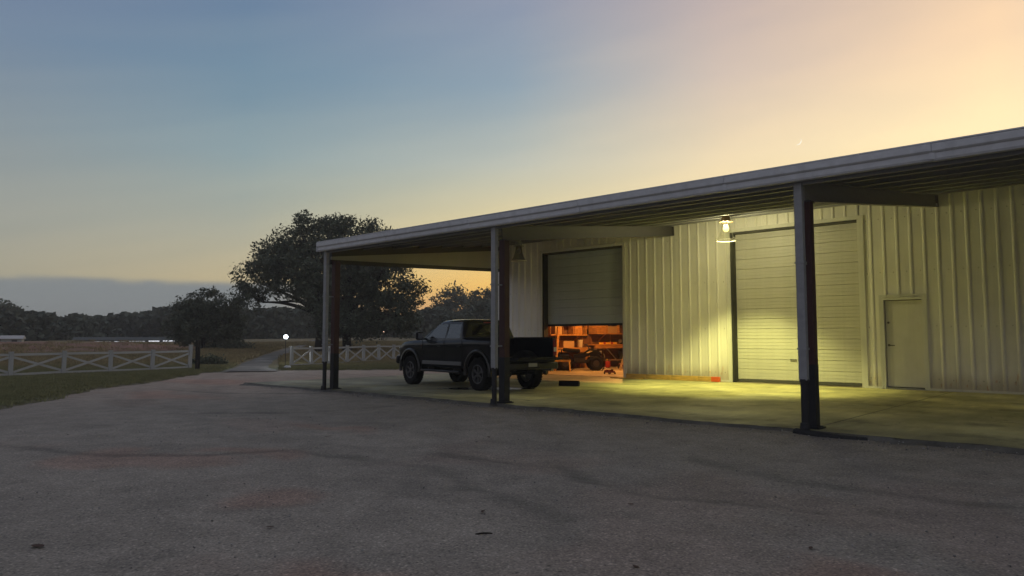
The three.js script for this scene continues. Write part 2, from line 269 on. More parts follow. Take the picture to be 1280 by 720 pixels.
{ // grass: blades in tufts, one mass
  const blades = []; const rg = mulberry(5);
  for (let i = 0; i < 9; i++) {
    const a = rg() * 6.28, r = Math.sqrt(rg()) * 0.42, h = 0.5 + rg() * 0.5, l = (rg() - 0.5) * 0.6, w = 0.016 + rg() * 0.014, x = Math.cos(a) * r, z = Math.sin(a) * r, c = Math.cos(a * 3), s = Math.sin(a * 3);
    const g = new THREE.BufferGeometry(); g.setAttribute('position', new THREE.Float32BufferAttribute([x - c * w, 0, z - s * w, x + c * w, 0, z + s * w, x + c * w * 0.6 + l * 0.35, h * 0.6, z + s * w * 0.6, x - c * w, 0, z - s * w, x + c * w * 0.6 + l * 0.35, h * 0.6, z + s * w * 0.6, x + l, h, z + l * 0.4], 3));
    g.computeVertexNormals(); blades.push(g);
  }
  const tuft = mergeGeometries(blades), pos = [];
  for (let i = 0; i < 900000 && pos.length < 185000; i++) {
    const phi = (rg() < 0.82 ? lerp(7, 62, rg()) : lerp(-22, 7, rg())) * Math.PI / 180, r = rg() < 0.6 ? lerp(14, 42, Math.sqrt(rg())) : lerp(36, 78, rg()), x = -Math.cos(phi) * r, z = -Math.sin(phi) * r;
    const d = yardDist(x, z) + edgeNoise(x, z); if (d < 0.05) continue;
    if (SEG(x, z, [-31, -16.4], [-43, -23.6]) < 1.25 || SEG(x, z, [-43, -23.6], [-60, -37]) < 1.1) continue;
    const dirt = terrain(x, z)[1]; if (dirt > 0.3 && rg() < 0.96) continue; if (d < 0.5 && rg() < 0.45) continue;
    pos.push([x, z, r]);
  }
  const im = new THREE.InstancedMesh(tuft, new THREE.MeshStandardMaterial({ color: 0xffffff, roughness: 1, side: THREE.DoubleSide }), pos.length), o = new THREE.Object3D(), col = new THREE.Color();
  pos.forEach(([x, z, r], i) => {
    const dry = smooth(36, 46, r) * (0.4 + 0.6 * fbm(x * 0.4, z * 0.4, 3, 111)), s = lerp(0.085, 0.26, smooth(36, 50, r)) * (0.6 + 0.9 * rg());
    o.position.set(x, groundY(x, z) - 0.01, z); o.rotation.set(0, rg() * 6.28, 0); o.scale.set(s * 2.2, s, s * 2.2); o.updateMatrix(); im.setMatrixAt(i, o.matrix);
    const v = 0.7 + 0.6 * rg(); col.setRGB(lerp(0.21, 0.33, dry) * v, lerp(0.205, 0.245, dry) * v, lerp(0.095, 0.125, dry) * v); im.setColorAt(i, col);
  });
  im.name = 'grass'; im.castShadow = im.receiveShadow = true; scene.add(im); stuff(im); im.userData.label = 'short green lawn and dry field grass beyond the yard'; im.userData.category = 'grass';
}

/* ---------------------------------------------------------------- concrete apron under the carport */
{
  const apron = new THREE.Group(); apron.name = 'concrete_apron'; scene.add(apron); struct(apron);
  const edge = (x) => -11.28 - 0.12 * smooth(-3, -9, x) + (fbm(x * 1.7, 3, 3, 211) - 0.5) * 0.26 + (fbm(x * 6, 8, 3, 213) - 0.5) * 0.12;
  const xs = [-22, -17.3, -10.75, -4.1, 2.6, 10], zs = [-22.3, -17.0, -12.55, 'edge'];
  for (let a = 0; a < xs.length - 1; a++) for (let b = 0; b < zs.length - 1; b++) {
    const x0 = xs[a] + 0.012, x1 = xs[a + 1] - 0.012, nx = 34, nz = 20, P = [], C = [], U = [], I = [], E = [];
    const zf = (x) => zs[b + 1] === 'edge' ? edge(x) : zs[b + 1] - (b === 1 && a < 2 ? 0.04 : 0.012);
    for (let i = 0; i <= nx; i++) for (let j = 0; j <= nz; j++) {
      const x = lerp(x0, x1, i / nx), z = lerp(zs[b] + (b === 2 && a < 2 ? 0.04 : 0.012), zf(x), j / nz);
      const e = Math.min(i, nx - i, j === nz && zs[b + 1] === 'edge' ? 3 : Math.min(j, nz - j));
      P.push(x, e === 0 ? -0.012 : (fbm(x, z, 2, 221) - 0.5) * 0.008, z); U.push(x, z);
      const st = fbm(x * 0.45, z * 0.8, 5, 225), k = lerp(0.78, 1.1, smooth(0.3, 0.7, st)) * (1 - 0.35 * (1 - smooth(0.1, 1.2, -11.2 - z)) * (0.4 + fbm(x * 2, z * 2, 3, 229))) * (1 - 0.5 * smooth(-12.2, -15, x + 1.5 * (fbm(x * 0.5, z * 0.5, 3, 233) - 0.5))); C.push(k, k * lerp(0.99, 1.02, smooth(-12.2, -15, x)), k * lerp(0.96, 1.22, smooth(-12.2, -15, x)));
    }
    for (let i = 0; i < nx; i++) for (let j = 0; j < nz; j++) { const o = i * (nz + 1) + j; I.push(o, o + 1, o + nz + 1, o + nz + 1, o + 1, o + nz + 2); }
    const g = new THREE.BufferGeometry(); g.setAttribute('position', new THREE.Float32BufferAttribute(P, 3)); g.setAttribute('color', new THREE.Float32BufferAttribute(C, 3)); g.setAttribute('uv', new THREE.Float32BufferAttribute(U, 2)); g.setIndex(I); g.computeVertexNormals();
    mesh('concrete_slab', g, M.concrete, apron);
  }
  // broken front edge of the apron and dirt along it
  const P = [], I = []; let n = 0;
  for (let x = -22; x <= 10; x += 0.12) { const z = edge(x), j = fbm(x * 3, 1, 3, 231), w = 0.05 + 0.28 * fbm(x * 0.8, 5, 3, 235); P.push(x, 0.0, z, x, -0.03 - 0.03 * j, z + 0.03 + 0.05 * j, x, -0.058, z + 0.08 + w * 0.5, x, -0.12, z + 0.12 + w); if (n) { const o = n * 4; for (let k = 0; k < 3; k++) I.push(o - 4 + k, o - 3 + k, o + k, o + k, o - 3 + k, o + k + 1); } n++; }
  const g = new THREE.BufferGeometry(); g.setAttribute('position', new THREE.Float32BufferAttribute(P, 3)); g.setIndex(I); g.computeVertexNormals();
  mesh('apron_edge', boxUV(g), M.slabedge, apron); mesh('joint_bed', box(32, 0.06, 10.9, -6, -0.075, -16.85), M.slabedge, apron);
}

/* ---------------------------------------------------------------- metal building */
const ZW = -22.2, WALL_T = 5.75, BX0 = -21.0, BX1 = 11;
const bld = thing('metal_building', 'long pale ribbed metal shop building with two tall roll-up doors', 'building', [0, 0, 0]);
const PITCH = 0.342;
function ribProfile(a, b) {               // ribs keep their place along the whole wall
  const pts = [[a, 0]], f = (x) => { const t = ((x / PITCH) % 1 + 1) % 1 * PITCH; const d = Math.abs(t - PITCH / 2); return d < 0.02 ? 0.026 : d < 0.052 ? 0.026 * (0.052 - d) / 0.032 : 0; };
  pts[0][1] = f(a);
  for (let k = Math.floor(a / PITCH); k <= Math.ceil(b / PITCH); k++) for (const o of [-0.052, -0.02, 0.02, 0.052]) { const x = (k + 0.5) * PITCH + o; if (x > a + 1e-4 && x < b - 1e-4) pts.push([x, f(x)]); }
  pts.push([b, f(b)]); return pts;
}
function wallSheet(a, b, y0, y1) {
  const pr = ribProfile(a, b), P = [];
  for (let i = 0; i < pr.length - 1; i++) { const [x0, z0] = pr[i], [x1, z1] = pr[i + 1]; P.push(x0, y0, z0, x1, y0, z1, x1, y1, z1, x0, y0, z0, x1, y1, z1, x0, y1, z0); }
  const g = new THREE.BufferGeometry(); g.setAttribute('position', new THREE.Float32BufferAttribute(P, 3)); g.computeVertexNormals(); g.translate(0, 0, ZW); return boxUV(g);
}
const wallMs = [1, 0.94, 1.03, 0.97].map((k) => { const m = M.wall.clone(); m.color.multiplyScalar(k); return m; });
const HOLES = [[-18.36, -14.46, 4.88], [-10.3, -6.28, 4.92], [-5.77, -4.66, 2.585]];
for (let a = BX0; a < BX1 - 0.01;) {
  let b = Math.min(BX1, (Math.floor(a / (PITCH * 3) + 1e-6) + 1) * PITCH * 3);
  for (const [h0, h1] of HOLES) { if (a < h0 - 1e-6 && b > h0) b = h0; if (a < h1 - 1e-6 && b > h1) b = h1; }
  const h = HOLES.find(([h0, h1]) => a > h0 - 1e-6 && b < h1 + 1e-6);
  mesh('wall_panel', wallSheet(a, b, h ? h[2] : 0.0, WALL_T), wallMs[Math.floor(rnd() * 4)], bld); a = b;
}
{ // wall core behind the sheets, other walls, ceiling and floor of the shop
  const core = [];
  let x = BX0; for (const [h0, h1, hh] of HOLES) { core.push(box(h0 - x, WALL_T, 0.16, (h0 + x) / 2, WALL_T / 2, ZW - 0.1)); core.push(box(h1 - h0, WALL_T - hh, 0.16, (h0 + h1) / 2, (WALL_T + hh) / 2, ZW - 0.1)); x = h1; }
  core.push(box(BX1 - x, WALL_T, 0.16, (BX1 + x) / 2, WALL_T / 2, ZW - 0.1));
  mesh('wall_frame', J(core), mat(0.3, 0.24, 0.17, 0.8), bld);
  mesh('side_wall', box(0.16, WALL_T, 13, BX0 + 0.08 - 0.0, WALL_T / 2, ZW - 0.2 - 6.5), M.darkwood, bld);
  mesh('side_wall', box(0.16, WALL_T, 13, BX1 - 0.08, WALL_T / 2, ZW - 0.2 - 6.5), M.wall, bld);
  mesh('inner_wall', box(0.16, WALL_T, 12.8, -13.6, WALL_T / 2, ZW - 0.2 - 6.5), M.ply, bld);
  mesh('back_wall', box(BX1 - BX0, WALL_T, 0.16, (BX0 + BX1) / 2, WALL_T / 2, -35.3), M.darkwood, bld);
  const roofShape = poly([[-22.1, 5.62], [-28.7, 6.3], [-35.5, 5.62], [-35.5, 5.76], [-28.7, 6.46], [-22.1, 5.78]].map(([z, y]) => [-z, y]), BX1 - BX0 + 0.3); roofShape.rotateY(Math.PI / 2); roofShape.translate(BX0 - 0.15, 0, 0);
  mesh('building_roof', roofShape, M.roof, bld);
  mesh('shop_floor', box(BX1 - BX0 - 0.4, 0.1, 13.2, (BX0 + BX1) / 2, -0.048, ZW - 6.72), mat(0.42, 0.36, 0.28, 0.7, { map: rep(T.concrete, 4) }), bld);
  for (let k = 0; k < 9; k++) mesh('ceiling_joist', box(7.2, 0.2, 0.09, -17.2, 5.0, -23.5 - k * 1.4), M.ply, bld);
  for (const [w, x2] of [[2.62, -19.68], [4.14, -12.38], [0.49, -6.025], [15.6, 3.16]]) mesh('base_trim', box(w, 0.06, 0.05, x2, 0.03, ZW + 0.05), M.trim, bld);
  mesh('corner_trim', box(0.14, WALL_T, 0.12, BX0 - 0.03, WALL_T / 2, ZW + 0.0), M.trim, bld);
}
{ // screw heads along the girts
  const g = new THREE.CylinderGeometry(0.012, 0.014, 0.008, 6).rotateX(Math.PI / 2), L = [];
  for (const y of [0.3, 1.75, 3.3, 4.85]) for (let k = Math.ceil(BX0 / PITCH); k < BX1 / PITCH; k++) { const x = k * PITCH + 0.05; if (!HOLES.some(([a, b, h]) => x > a - 0.12 && x < b + 0.12 && y < h + 0.12)) L.push([x, y + (hash(k, 3, 5) - 0.5) * 0.03]); }
  const im = new THREE.InstancedMesh(g, mat(0.22, 0.2, 0.17, 0.5), L.length), o = new THREE.Object3D(); L.forEach(([x, y], i) => { o.position.set(x, y, ZW + 0.004); o.updateMatrix(); im.setMatrixAt(i, o.matrix); }); im.name = 'screw_heads'; im.castShadow = im.receiveShadow = true; im.userData.kind = 'stuff'; bld.add(im);
}
const SLAT = 0.327;
function slatGeo(w) {
  const pr = [[0.0, 0.0], [0.004, 0.02], [0.016, 0.03]]; for (let k = 0; k < 3; k++) { const y = 0.016 + k * 0.1; pr.push([y + 0.088, 0.03]); if (k < 2) pr.push([y + 0.091, 0.022], [y + 0.097, 0.022], [y + 0.1, 0.03]); } pr.push([0.316, 0.03], [0.322, 0.02], [0.327, 0.0], [0.327, -0.012], [0, -0.012]);
  const g = poly(pr.map(([y, z]) => [-z, y]), w); g.rotateY(Math.PI / 2); g.translate(-w / 2, 0, 0); return boxUV(g);
}
function rollDoor(x0, x1, top, bottom, label, skin = M.door) {
  const w = x1 - x0, cx = (x0 + x1) / 2, d = new THREE.Group(); d.name = numbered('roll_up_door'); d.position.set(cx, 0, ZW - 0.3); bld.add(d); d.userData.label = label;
  const sg = slatGeo(w - 0.1);
  for (let y = bottom + 0.08; y < top; y += SLAT) { const s = mesh('slat', sg, skin, d); s.position.y = y; }
  mesh('bottom_bar', box(w - 0.12, 0.08, 0.06, 0, bottom + 0.04, 0.005), bottom > 0.5 ? M.blacksteel : M.jamb, d);
  for (const s of [-1, 1]) mesh('track', box(0.07, top, 0.27, s * (w / 2 - 0.036), top / 2, 0.165), s < 0 ? M.dark : M.trim, d);
  mesh('header', box(w - 0.15, 0.05, 0.27, 0, top - 0.03, 0.165), M.jamb, d);  // dark colour carries the shadow under the soffit
  for (const s of [-1, 1]) mesh('jamb_trim', box(0.11, top + 0.11, 0.02, s * (w / 2 + 0.055), (top + 0.11) / 2, 0.3 + 0.04), M.trim, d);
  mesh('head_trim', box(w - 0.004, 0.11, 0.02, 0, top + 0.055, 0.3 + 0.04), M.trim, d);
  return d;
}
const doorL = rollDoor(-18.36, -14.46, 4.88, 1.92, 'tall roll-up door raised part way above the lit workshop', M.doorSkyTint);
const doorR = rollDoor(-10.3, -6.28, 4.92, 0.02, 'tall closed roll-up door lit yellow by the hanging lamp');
{ // pull and lock on the closed door
  mesh('handle', J(box(0.02, 0.12, 0.03, 0.05, 1.02, 0.05), cyl(0.03, 0.03, 0.02, 0.05, 1.0, 0.06)), M.lever, doorR);
  mesh('handle', J(box(0.20, 0.025, 0.03, -0.12, 0.76, 0.06), box(0.02, 0.03, 0.05, -0.2, 0.76, 0.045), box(0.02, 0.03, 0.05, -0.04, 0.76, 0.045)), M.lever, doorR);
}
{ // small personnel door
  const d = new THREE.Group(); d.name = 'personnel_door'; d.position.set(-5.215, 0, ZW); bld.add(d); d.userData.label = 'plain narrow walk-in door beside the closed roll-up door';
  mesh('door_frame', J(box(0.07, 2.58, 0.2, -0.52, 1.29, -0.05), box(0.07, 2.58, 0.2, 0.52, 1.29, -0.05), box(0.97, 0.07, 0.2, 0, 2.545, -0.05)), M.trim, d);
  mesh('door_trim', J(box(0.05, 2.66, 0.02, -0.58, 1.33, 0.045), box(0.05, 2.66, 0.02, 0.58, 1.33, 0.045), box(1.11, 0.06, 0.02, 0, 2.63, 0.045)), M.trim, d);
  mesh('door_leaf', rbox(0.945, 2.43, 0.045, 0.006, 0, 1.275, -0.085), M.leaf, d);
  mesh('door_seal', J(box(0.014, 2.46, 0.02, -0.479, 1.28, -0.1), box(0.014, 2.46, 0.02, 0.479, 1.28, -0.1), box(0.96, 0.014, 0.02, 0, 2.505, -0.1)), M.dark, d);
  mesh('door_sill', box(0.97, 0.04, 0.2, 0, 0.02, 0.0), M.steel, d);
  mesh('door_handle', J(cyl(0.032, 0.032, 0.02, 0, 0, 0).rotateX(Math.PI / 2).translate(-0.40, 1.23, -0.055), box(0.17, 0.028, 0.022, -0.33, 1.222, -0.005), box(0.024, 0.024, 0.05, -0.40, 1.23, -0.03)), M.lever, d);
  mesh('door_lock', cyl(0.032, 0.028, 0.03).rotateX(Math.PI / 2).translate(-0.40, 1.87, -0.05), M.lever, d);
  for (const y of [0.4, 1.27, 2.15]) mesh('hinge', cyl(0.012, 0.012, 0.1, 0.478, y, -0.055), M.steel, d);
}

/* ---------------------------------------------------------------- carport */
const port = thing('carport', 'lean-to carport roof on steel columns along the front of the metal building', 'carport', [0, 0, 0]);
const sheetY = (z) => 4.07 + 0.135 * (-11.2 - z);
const endX = (z) => lerp(-17.35, -20.75, (-11.2 - z) / 11);     // the left end is cut on a slant
const RX1 = 9.5;
{
  // roof sheets with ribs, each sheet one part
  for (let a = -21, i = 0; a < RX1; a += 1.02, i++) {
    const b = Math.min(RX1, a + 1.018), P = [];
    const zc = (x) => { const t = (-17.35 - x) / 3.4; return t > 0 ? -11.2 - 11 * t : -11.14; };
    if (zc((a + b) / 2) < -22) continue;
    const rows = [];
    for (let k = 0; k <= 12; k++) { const x = lerp(a, b, k / 12), m = k % 4, up = m === 2 ? 0.035 : 0; const z0 = Math.max(-22.2, Math.min(-11.14, zc(x))); rows.push([x, z0, up]); }
    for (let k = 0; k < 12; k++) { const [x0, za, ua] = rows[k], [x1, zb, ub] = rows[k + 1]; const A = [x0, sheetY(za) + ua, za], B = [x1, sheetY(zb) + ub, zb], C = [x1, sheetY(-22.25) + ub, -22.25], D = [x0, sheetY(-22.25) + ua, -22.25]; P.push(...A, ...B, ...C, ...A, ...C, ...D); }
    const g = new THREE.BufferGeometry(); g.setAttribute('position', new THREE.Float32BufferAttribute(P, 3)); g.computeVertexNormals();
    mesh('roof_sheet', boxUV(g), M.roof, port);
  }
  // purlins along the building
  for (const z of [-11.5, -13.0, -14.5, -16.0, -17.5, -19.0, -20.5, -21.9]) {
    const x0 = endX(z) + 0.05, w = RX1 - x0, y = sheetY(z);
    mesh('purlin', J(box(w, 0.19, 0.012, x0 + w / 2, y - 0.1, z), box(w, 0.012, 0.06, x0 + w / 2, y - 0.01, z - 0.035), box(w, 0.012, 0.06, x0 + w / 2, y - 0.19, z + 0.035)), M.purlin, port);
  }
  // gutter with its front trim
  const gx0 = -17.42, gw = RX1 - gx0;
  const gp = [[0, 0], [0.10, 0], [0.115, 0.03], [0.115, 0.105], [0.135, 0.118], [0.15, 0.135], [0.15, 0.235], [0.13, 0.235], [0.13, 0.15], [0.1, 0.12], [0.1, 0.02], [0.0, 0.02]];
  for (let x = gx0, k = 0; x < RX1 - 0.05; x += 3.05, k++) {
    const w = Math.min(3.05, RX1 - x), gg = poly(gp.map(([z, y]) => [-z, y]), w - 0.006); gg.rotateY(Math.PI / 2); gg.translate(x + 0.003, 3.87 + R(-0.004, 0.004), -11.22);
    mesh('gutter', boxUV(gg), k % 2 ? M.gutter2 : M.gutter, port);
    if (k) mesh('gutter_joint', box(0.07, 0.10, 0.01, x, 3.94, -11.1), M.gutter, port);
  }
  mesh('gutter_cap', J(box(0.012, 0.24, 0.14, gx0 - 0.008, 3.985, -11.15)), M.gutter, port);
  mesh('eave_trim', box(gw, 0.02, 0.22, gx0 + gw / 2, 4.125, -11.19), M.gutter, port);
  mesh('eave_strut', box(gw - 0.2, 0.2, 0.07, gx0 + gw / 2, 3.93, -11.32), M.purlin, port);
  // frames: column, rafter, downspout
  const frames = [[-17.25, null], [-10.72, -12.42], [-4.08, -4.3], [2.6, 3.4]];
  frames.forEach(([x, xe]) => {
    const zc = -11.63, colH = xe === null ? 3.62 : 3.6;
    mesh('column', box(0.165, colH - 1.0, 0.165, x, 1.0 + (colH - 1.0) / 2, zc), M.redsteel, port);
    mesh('column_base', J(box(0.171, 1.0, 0.171, x, 0.5, zc), box(0.3, 0.02, 0.3, x, 0.012, zc), box(0.24, 0.015, 0.24, x, 0.028, zc)), M.blacksteel, port);
    const ds = mesh('downspout', J(rbox(0.13, 3.14, 0.11, 0.015, x, 0.76 + 1.57, -11.31), box(0.15, 0.03, 0.13, x, 2.6, -11.31), box(0.15, 0.03, 0.13, x, 1.25, -11.31), box(0.03, 0.03, 0.2, x, 2.6, -11.45), box(0.03, 0.03, 0.2, x, 1.25, -11.45)), M.spout, port);
    mesh('downspout_boot', J(cyl(0.055, 0.055, 0.78, x, 0.38, -11.31), cyl(0.068, 0.068, 0.05, x, 0.755, -11.31), cyl(0.075, 0.06, 0.12, x, 0.05, -11.28)), M.blacksteel, port);
    if (xe !== null) { // I-section rafter under the purlins
      const A = new THREE.Vector3(x, sheetY(zc) - 0.2, zc + 0.1), B = new THREE.Vector3(xe, sheetY(ZW) - 0.2, ZW + 0.03), L = A.distanceTo(B);
      const g = J(box(0.012, 0.30, L, 0, -0.165, L / 2), box(0.15, 0.014, L, 0, -0.008, L / 2), box(0.15, 0.014, L, 0, -0.322, L / 2), box(0.15, 0.30, 0.012, 0, -0.165, L - 0.02));
      const o = new THREE.Object3D(); o.position.copy(A); o.lookAt(B); o.updateMatrix(); g.applyMatrix4(o.matrix);
      mesh('rafter', g, x < -6 ? M.primer : M.primer2, port);  // one steel in two copies: darkened by the lamp, lightened in shade
      mesh('knee_plate', box(0.2, 0.02, 0.2, x, colH + 0.01, zc), M.primer, port);
    }
  });
  // end frame: dark rafter, pale triangular infill below it and a bottom trim
  const zA = -11.55, zB = -22.12, A = [endX(zA) + 0.06, zA], B = [endX(zB) + 0.06, zB], L = Math.hypot(B[0] - A[0], B[1] - A[1]);
  const place = (g) => { g.rotateY(Math.atan2(-(B[1] - A[1]), B[0] - A[0])); g.translate(A[0], 0, A[1]); return boxUV(g); };
  const yb0 = 3.6, yb1 = 4.34, yA = sheetY(zA), yB = sheetY(zB);
  mesh('end_rafter', place(poly([[0, yA - 0.36], [L, yB - 0.36], [L, yB - 0.02], [0, yA - 0.02]], 0.07).translate(0, 0, -0.035)), M.primer, port);
  mesh('end_panel', place(poly([[0, yb0 + 0.06], [L, yb1 + 0.06], [L, yB - 0.36], [0, yA - 0.36]], 0.03).translate(0, 0, -0.015)), mat(0.42, 0.42, 0.40, 0.55, { map: rep(T.paint, 3) }), port);
  mesh('end_trim', place(poly([[-0.1, yb0 - 0.07], [L, yb1 - 0.07], [L, yb1 + 0.06], [-0.1, yb0 + 0.06]], 0.08).translate(0, 0, -0.04)), M.jamb, port);
}

/* ---------------------------------------------------------------- hanging lamps */
function bayLamp(x, z, label, lit) {
  const top = sheetY(z) - 0.02, rim = 4.34, h = top - rim, t = thing('hanging_lamp', label, 'lamp', [x, rim, z]);
  mesh('mounting_stem', J(cyl(0.022, 0.022, h - 0.78, 0, 0.78 + (h - 0.78) / 2, 0), cyl(0.07, 0.07, 0.05, 0, h - 0.03, 0)), M.steel, t);
  mesh('ballast_housing', lathe([[0, 0.80], [0.07, 0.80], [0.10, 0.77], [0.13, 0.66], [0.14, 0.60], [0.205, 0.585], [0.205, 0.57], [0.0, 0.57]]), lit ? M.litHousing : M.spout, t);
  const bell = new THREE.MeshPhysicalMaterial({ color: lit ? lin(0.93, 0.93, 0.88) : lin(0.6, 0.6, 0.58), roughness: 0.0, transmission: 1, thickness: 0, ior: 1.45, side: THREE.DoubleSide });  // same glass; the unlit copy has its dimness put into the colour
  mesh('glass_bell', lathe([[0.12, 0.57], [0.125, 0.46], [0.15, 0.32], [0.20, 0.16], [0.262, 0.05], [0.29, 0.012]], 40), bell, t);
  mesh('rim', boxUV(new THREE.TorusGeometry(0.292, 0.013, 8, 48).rotateX(Math.PI / 2).translate(0, 0.008, 0)), mat(0.7, 0.68, 0.6, 0.35), t);
  mesh('socket', cyl(0.04, 0.04, 0.1, 0, 0.53, 0), M.steel, t);
  const bm = lit ? new THREE.MeshStandardMaterial({ color: 0xffffff, emissive: lin(1, 0.74, 0.2), emissiveIntensity: 2.2, roughness: 0.5 }) : mat(0.4, 0.4, 0.38, 0.3);
  mesh('lamp_bulb', lathe([[0, 0.27], [0.055, 0.285], [0.088, 0.35], [0.08, 0.42], [0.045, 0.48], [0.03, 0.5]], 24), bm, t);
  if (lit) {
    const p = new THREE.PointLight(lin(1, 0.90, 0.48), 12.5); p.position.set(x, rim + 0.46, z); p.castShadow = true; p.shadow.radius = 4; scene.add(p);
    const s = new THREE.SpotLight(lin(1, 0.95, 0.30), 98, 0, 0.87, 0.30); s.position.set(x, rim + 0.2, z); s.target.position.set(x, 0, z); s.castShadow = true; s.shadow.radius = 4; scene.add(s, s.target);
  }
}
bayLamp(-9.39, -20, 'lit glass bell lamp hanging from the carport roof before the closed roll-up door', true);
bayLamp(-17.7, -20, 'unlit dark bell lamp hanging from the carport roof near the half open door', false);
/* ---------------------------------------------------------------- fences, gate lamp, small things in the field */
function fence(posts, label, h, side) {
  const t = thing('crossbuck_fence', label, 'fence', [posts[0][0], 0, posts[0][1]]);
  const [ox, oz] = posts[0], P = posts.map(([x, z]) => [x - ox, groundY(x, z), z - oz]);
  P.forEach(([x, y, z], i) => { const hh = h + (i === posts.length - 1 && side ? 0.26 : 0.05), p = mesh('post', J(box(0.135, hh + 0.2, 0.135, 0, hh / 2 - 0.1, 0), box(0.155, 0.025, 0.155, 0, hh + 0.012, 0)), M.white, t); p.position.set(x, y, z); p.rotation.set(R(-0.02, 0.02), R(-0.05, 0.05), R(-0.02, 0.02)); });
  for (let i = 0; i < P.length - 1; i++) {
    const [a, b] = [P[i], P[i + 1]], u = new THREE.Vector3(b[0] - a[0], 0, b[2] - a[2]).normalize(), at = (p, y, s, o = 0) => [p[0] + u.x * s - u.z * o, p[1] + y, p[2] + u.z * s + u.x * o];
    mesh('top_rail', bar(at(a, h - 0.04, 0.083), at(b, h - 0.04 + R(-0.015, 0.015), -0.083), 0.04, 0.095), M.white, t);
    mesh('bottom_rail', bar(at(a, 0.1, 0.083), at(b, 0.1 + R(-0.015, 0.015), -0.083), 0.04, 0.09), M.white, t);
    mesh('brace', bar(at(a, 0.19, 0.085, 0.022), at(b, h - 0.14, -0.085, 0.022), 0.03, 0.085), M.white, t);
    mesh('brace', bar(at(a, h - 0.14, 0.085, -0.022), at(b, 0.19, -0.085, -0.022), 0.03, 0.085), M.white, t);
  }
  return t;
}
const lineUp = (a, b, n, j = 0) => Array.from({ length: n + 1 }, (_, i) => [lerp(a[0], b[0], i / n), lerp(a[1], b[1], i / n)]);
fence(lineUp([-31.55, -3.6], [-34.6, -15.16], 6), 'white crossbuck rail fence on the lawn left of the drive', 0.9, true);
fence(lineUp([-33.25, -19.81], [-35.4, -29.3], 7), 'white crossbuck rail fence behind the carport and pickup truck', 1.0, false);
{
  const x = -33.5, z = -19.6, y = groundY(x, z), t = thing('gate_lamp', 'bright white lamp on a slim pole at the end of the fence', 'lamp', [x, y, z]);
  mesh('pole', cyl(0.016, 0.014, 1.42, 0, 0.71, 0, 12), M.blacksteel, t);
  mesh('lamp_base', lathe([[0, 1.40], [0.09, 1.41], [0.1, 1.44], [0.06, 1.47], [0, 1.47]], 16), M.blacksteel, t);
  mesh('lamp_globe', boxUV(new THREE.SphereGeometry(0.105, 20, 14).translate(0, 1.56, 0)), new THREE.MeshStandardMaterial({ color: 0xffffff, emissive: lin(0.8, 0.92, 1), emissiveIntensity: 14, roughness: 0.5 }), t);
  const p = new THREE.PointLight(lin(0.85, 0.94, 1), 5); p.position.set(x, y + 1.56, z); p.castShadow = true; p.shadow.radius = 6; scene.add(p);
}
{
  const x = -33.3, z = -14.95, y = groundY(x, z);
  tag(mesh('gate_post', J(box(0.15, 1.45, 0.15, 0, 0.68, 0, 0.2), box(0.06, 0.4, 0.05, 0.06, 1.0, 0.05, 0.2)), M.bark), 'dark weathered wooden post just right of the white fence end', 'post').position.set(x, y, z);
  const s = boxUV(new THREE.IcosahedronGeometry(0.16, 2)); { const p = s.attributes.position; for (let i = 0; i < p.count; i++) { const k = 0.8 + 0.4 * vnoise(p.getX(i) * 9 + 5, p.getY(i) * 9 + p.getZ(i) * 7, 3); p.setXYZ(i, p.getX(i) * k * 1.4, p.getY(i) * k * 0.7, p.getZ(i) * k); } s.computeVertexNormals(); }
  tag(mesh('stone', s, mat(0.5, 0.5, 0.48, 0.9)), 'pale stone lying at the far edge of the yard', 'stone').position.set(-31.6, groundY(-31.6, -18.6) + 0.06, -18.6);
}
{ // far shed, far lit barn, two far lights
  let x = -92.5, z = -21.2, y = terrain(x, z)[0] - 0.25;
  const t = thing('far_shed', 'small pale shed far off at the left edge', 'shed', [x, y, z], 1.2);
  mesh('wall', box(1.9, 0.7, 1.6, 0, 0.35, 0), M.white, t); mesh('roof', poly([[-1.0, 0.68], [1.0, 0.68], [0, 1.05]], 2.2).rotateY(Math.PI / 2).translate(-1.1, 0, 0), mat(0.55, 0.52, 0.5, 0.6), t); mesh('door', box(0.5, 0.55, 0.06, 0.3, 0.3, 0.83), M.jamb, t);
  x = -94; z = -33.5; y = terrain(x, z)[0] - 0.35;
  const b = thing('far_barn', 'long low dark barn with a row of white lights under its eave', 'barn', [x, y, z], 1.22);
  mesh('wall', box(11, 0.62, 3, 0, 0.3, -0.5), M.jamb, b); mesh('roof', poly([[-2.2, 0.58], [1.3, 0.58], [-0.3, 0.95]], 11.6).rotateY(-Math.PI / 2).translate(5.8, 0, -0.4), mat(0.07, 0.075, 0.07, 0.8), b);
  for (let k = 0; k < 6; k++) mesh('strip_light', box(1.2 + 0.5 * (k % 2), 0.06 + (k > 3 ? 0.05 : 0), 0.05, -4.5 + k * 1.84, 0.38 + k * 0.02, 1.04), new THREE.MeshStandardMaterial({ color: 0xffffff, emissive: lin(0.9, 0.92, 1), emissiveIntensity: k > 3 ? 0.9 : 0.45 }), b);
  const far = (px, pz, h, c, label) => { const yy = terrain(px, pz)[0], f = thing('far_light', label, 'lamp', [px, yy, pz]); mesh('pole', cyl(0.06, 0.05, h, 0, h / 2, 0, 8), M.blacksteel, f); mesh('lamp_globe', new THREE.SphereGeometry(0.16, 10, 8).translate(0, h + 0.1, 0), new THREE.MeshStandardMaterial({ color: 0xffffff, emissive: c, emissiveIntensity: 1.6 }), f); };
  far(-86.5, -37.6, 1.0, lin(0.9, 0.95, 1), 'tiny white light under the round tree left of the oak');
  far(-80.5, -62.2, 1.1, lin(1, 0.62, 0.4), 'tiny warm light in the field right of the oak trunk');
}

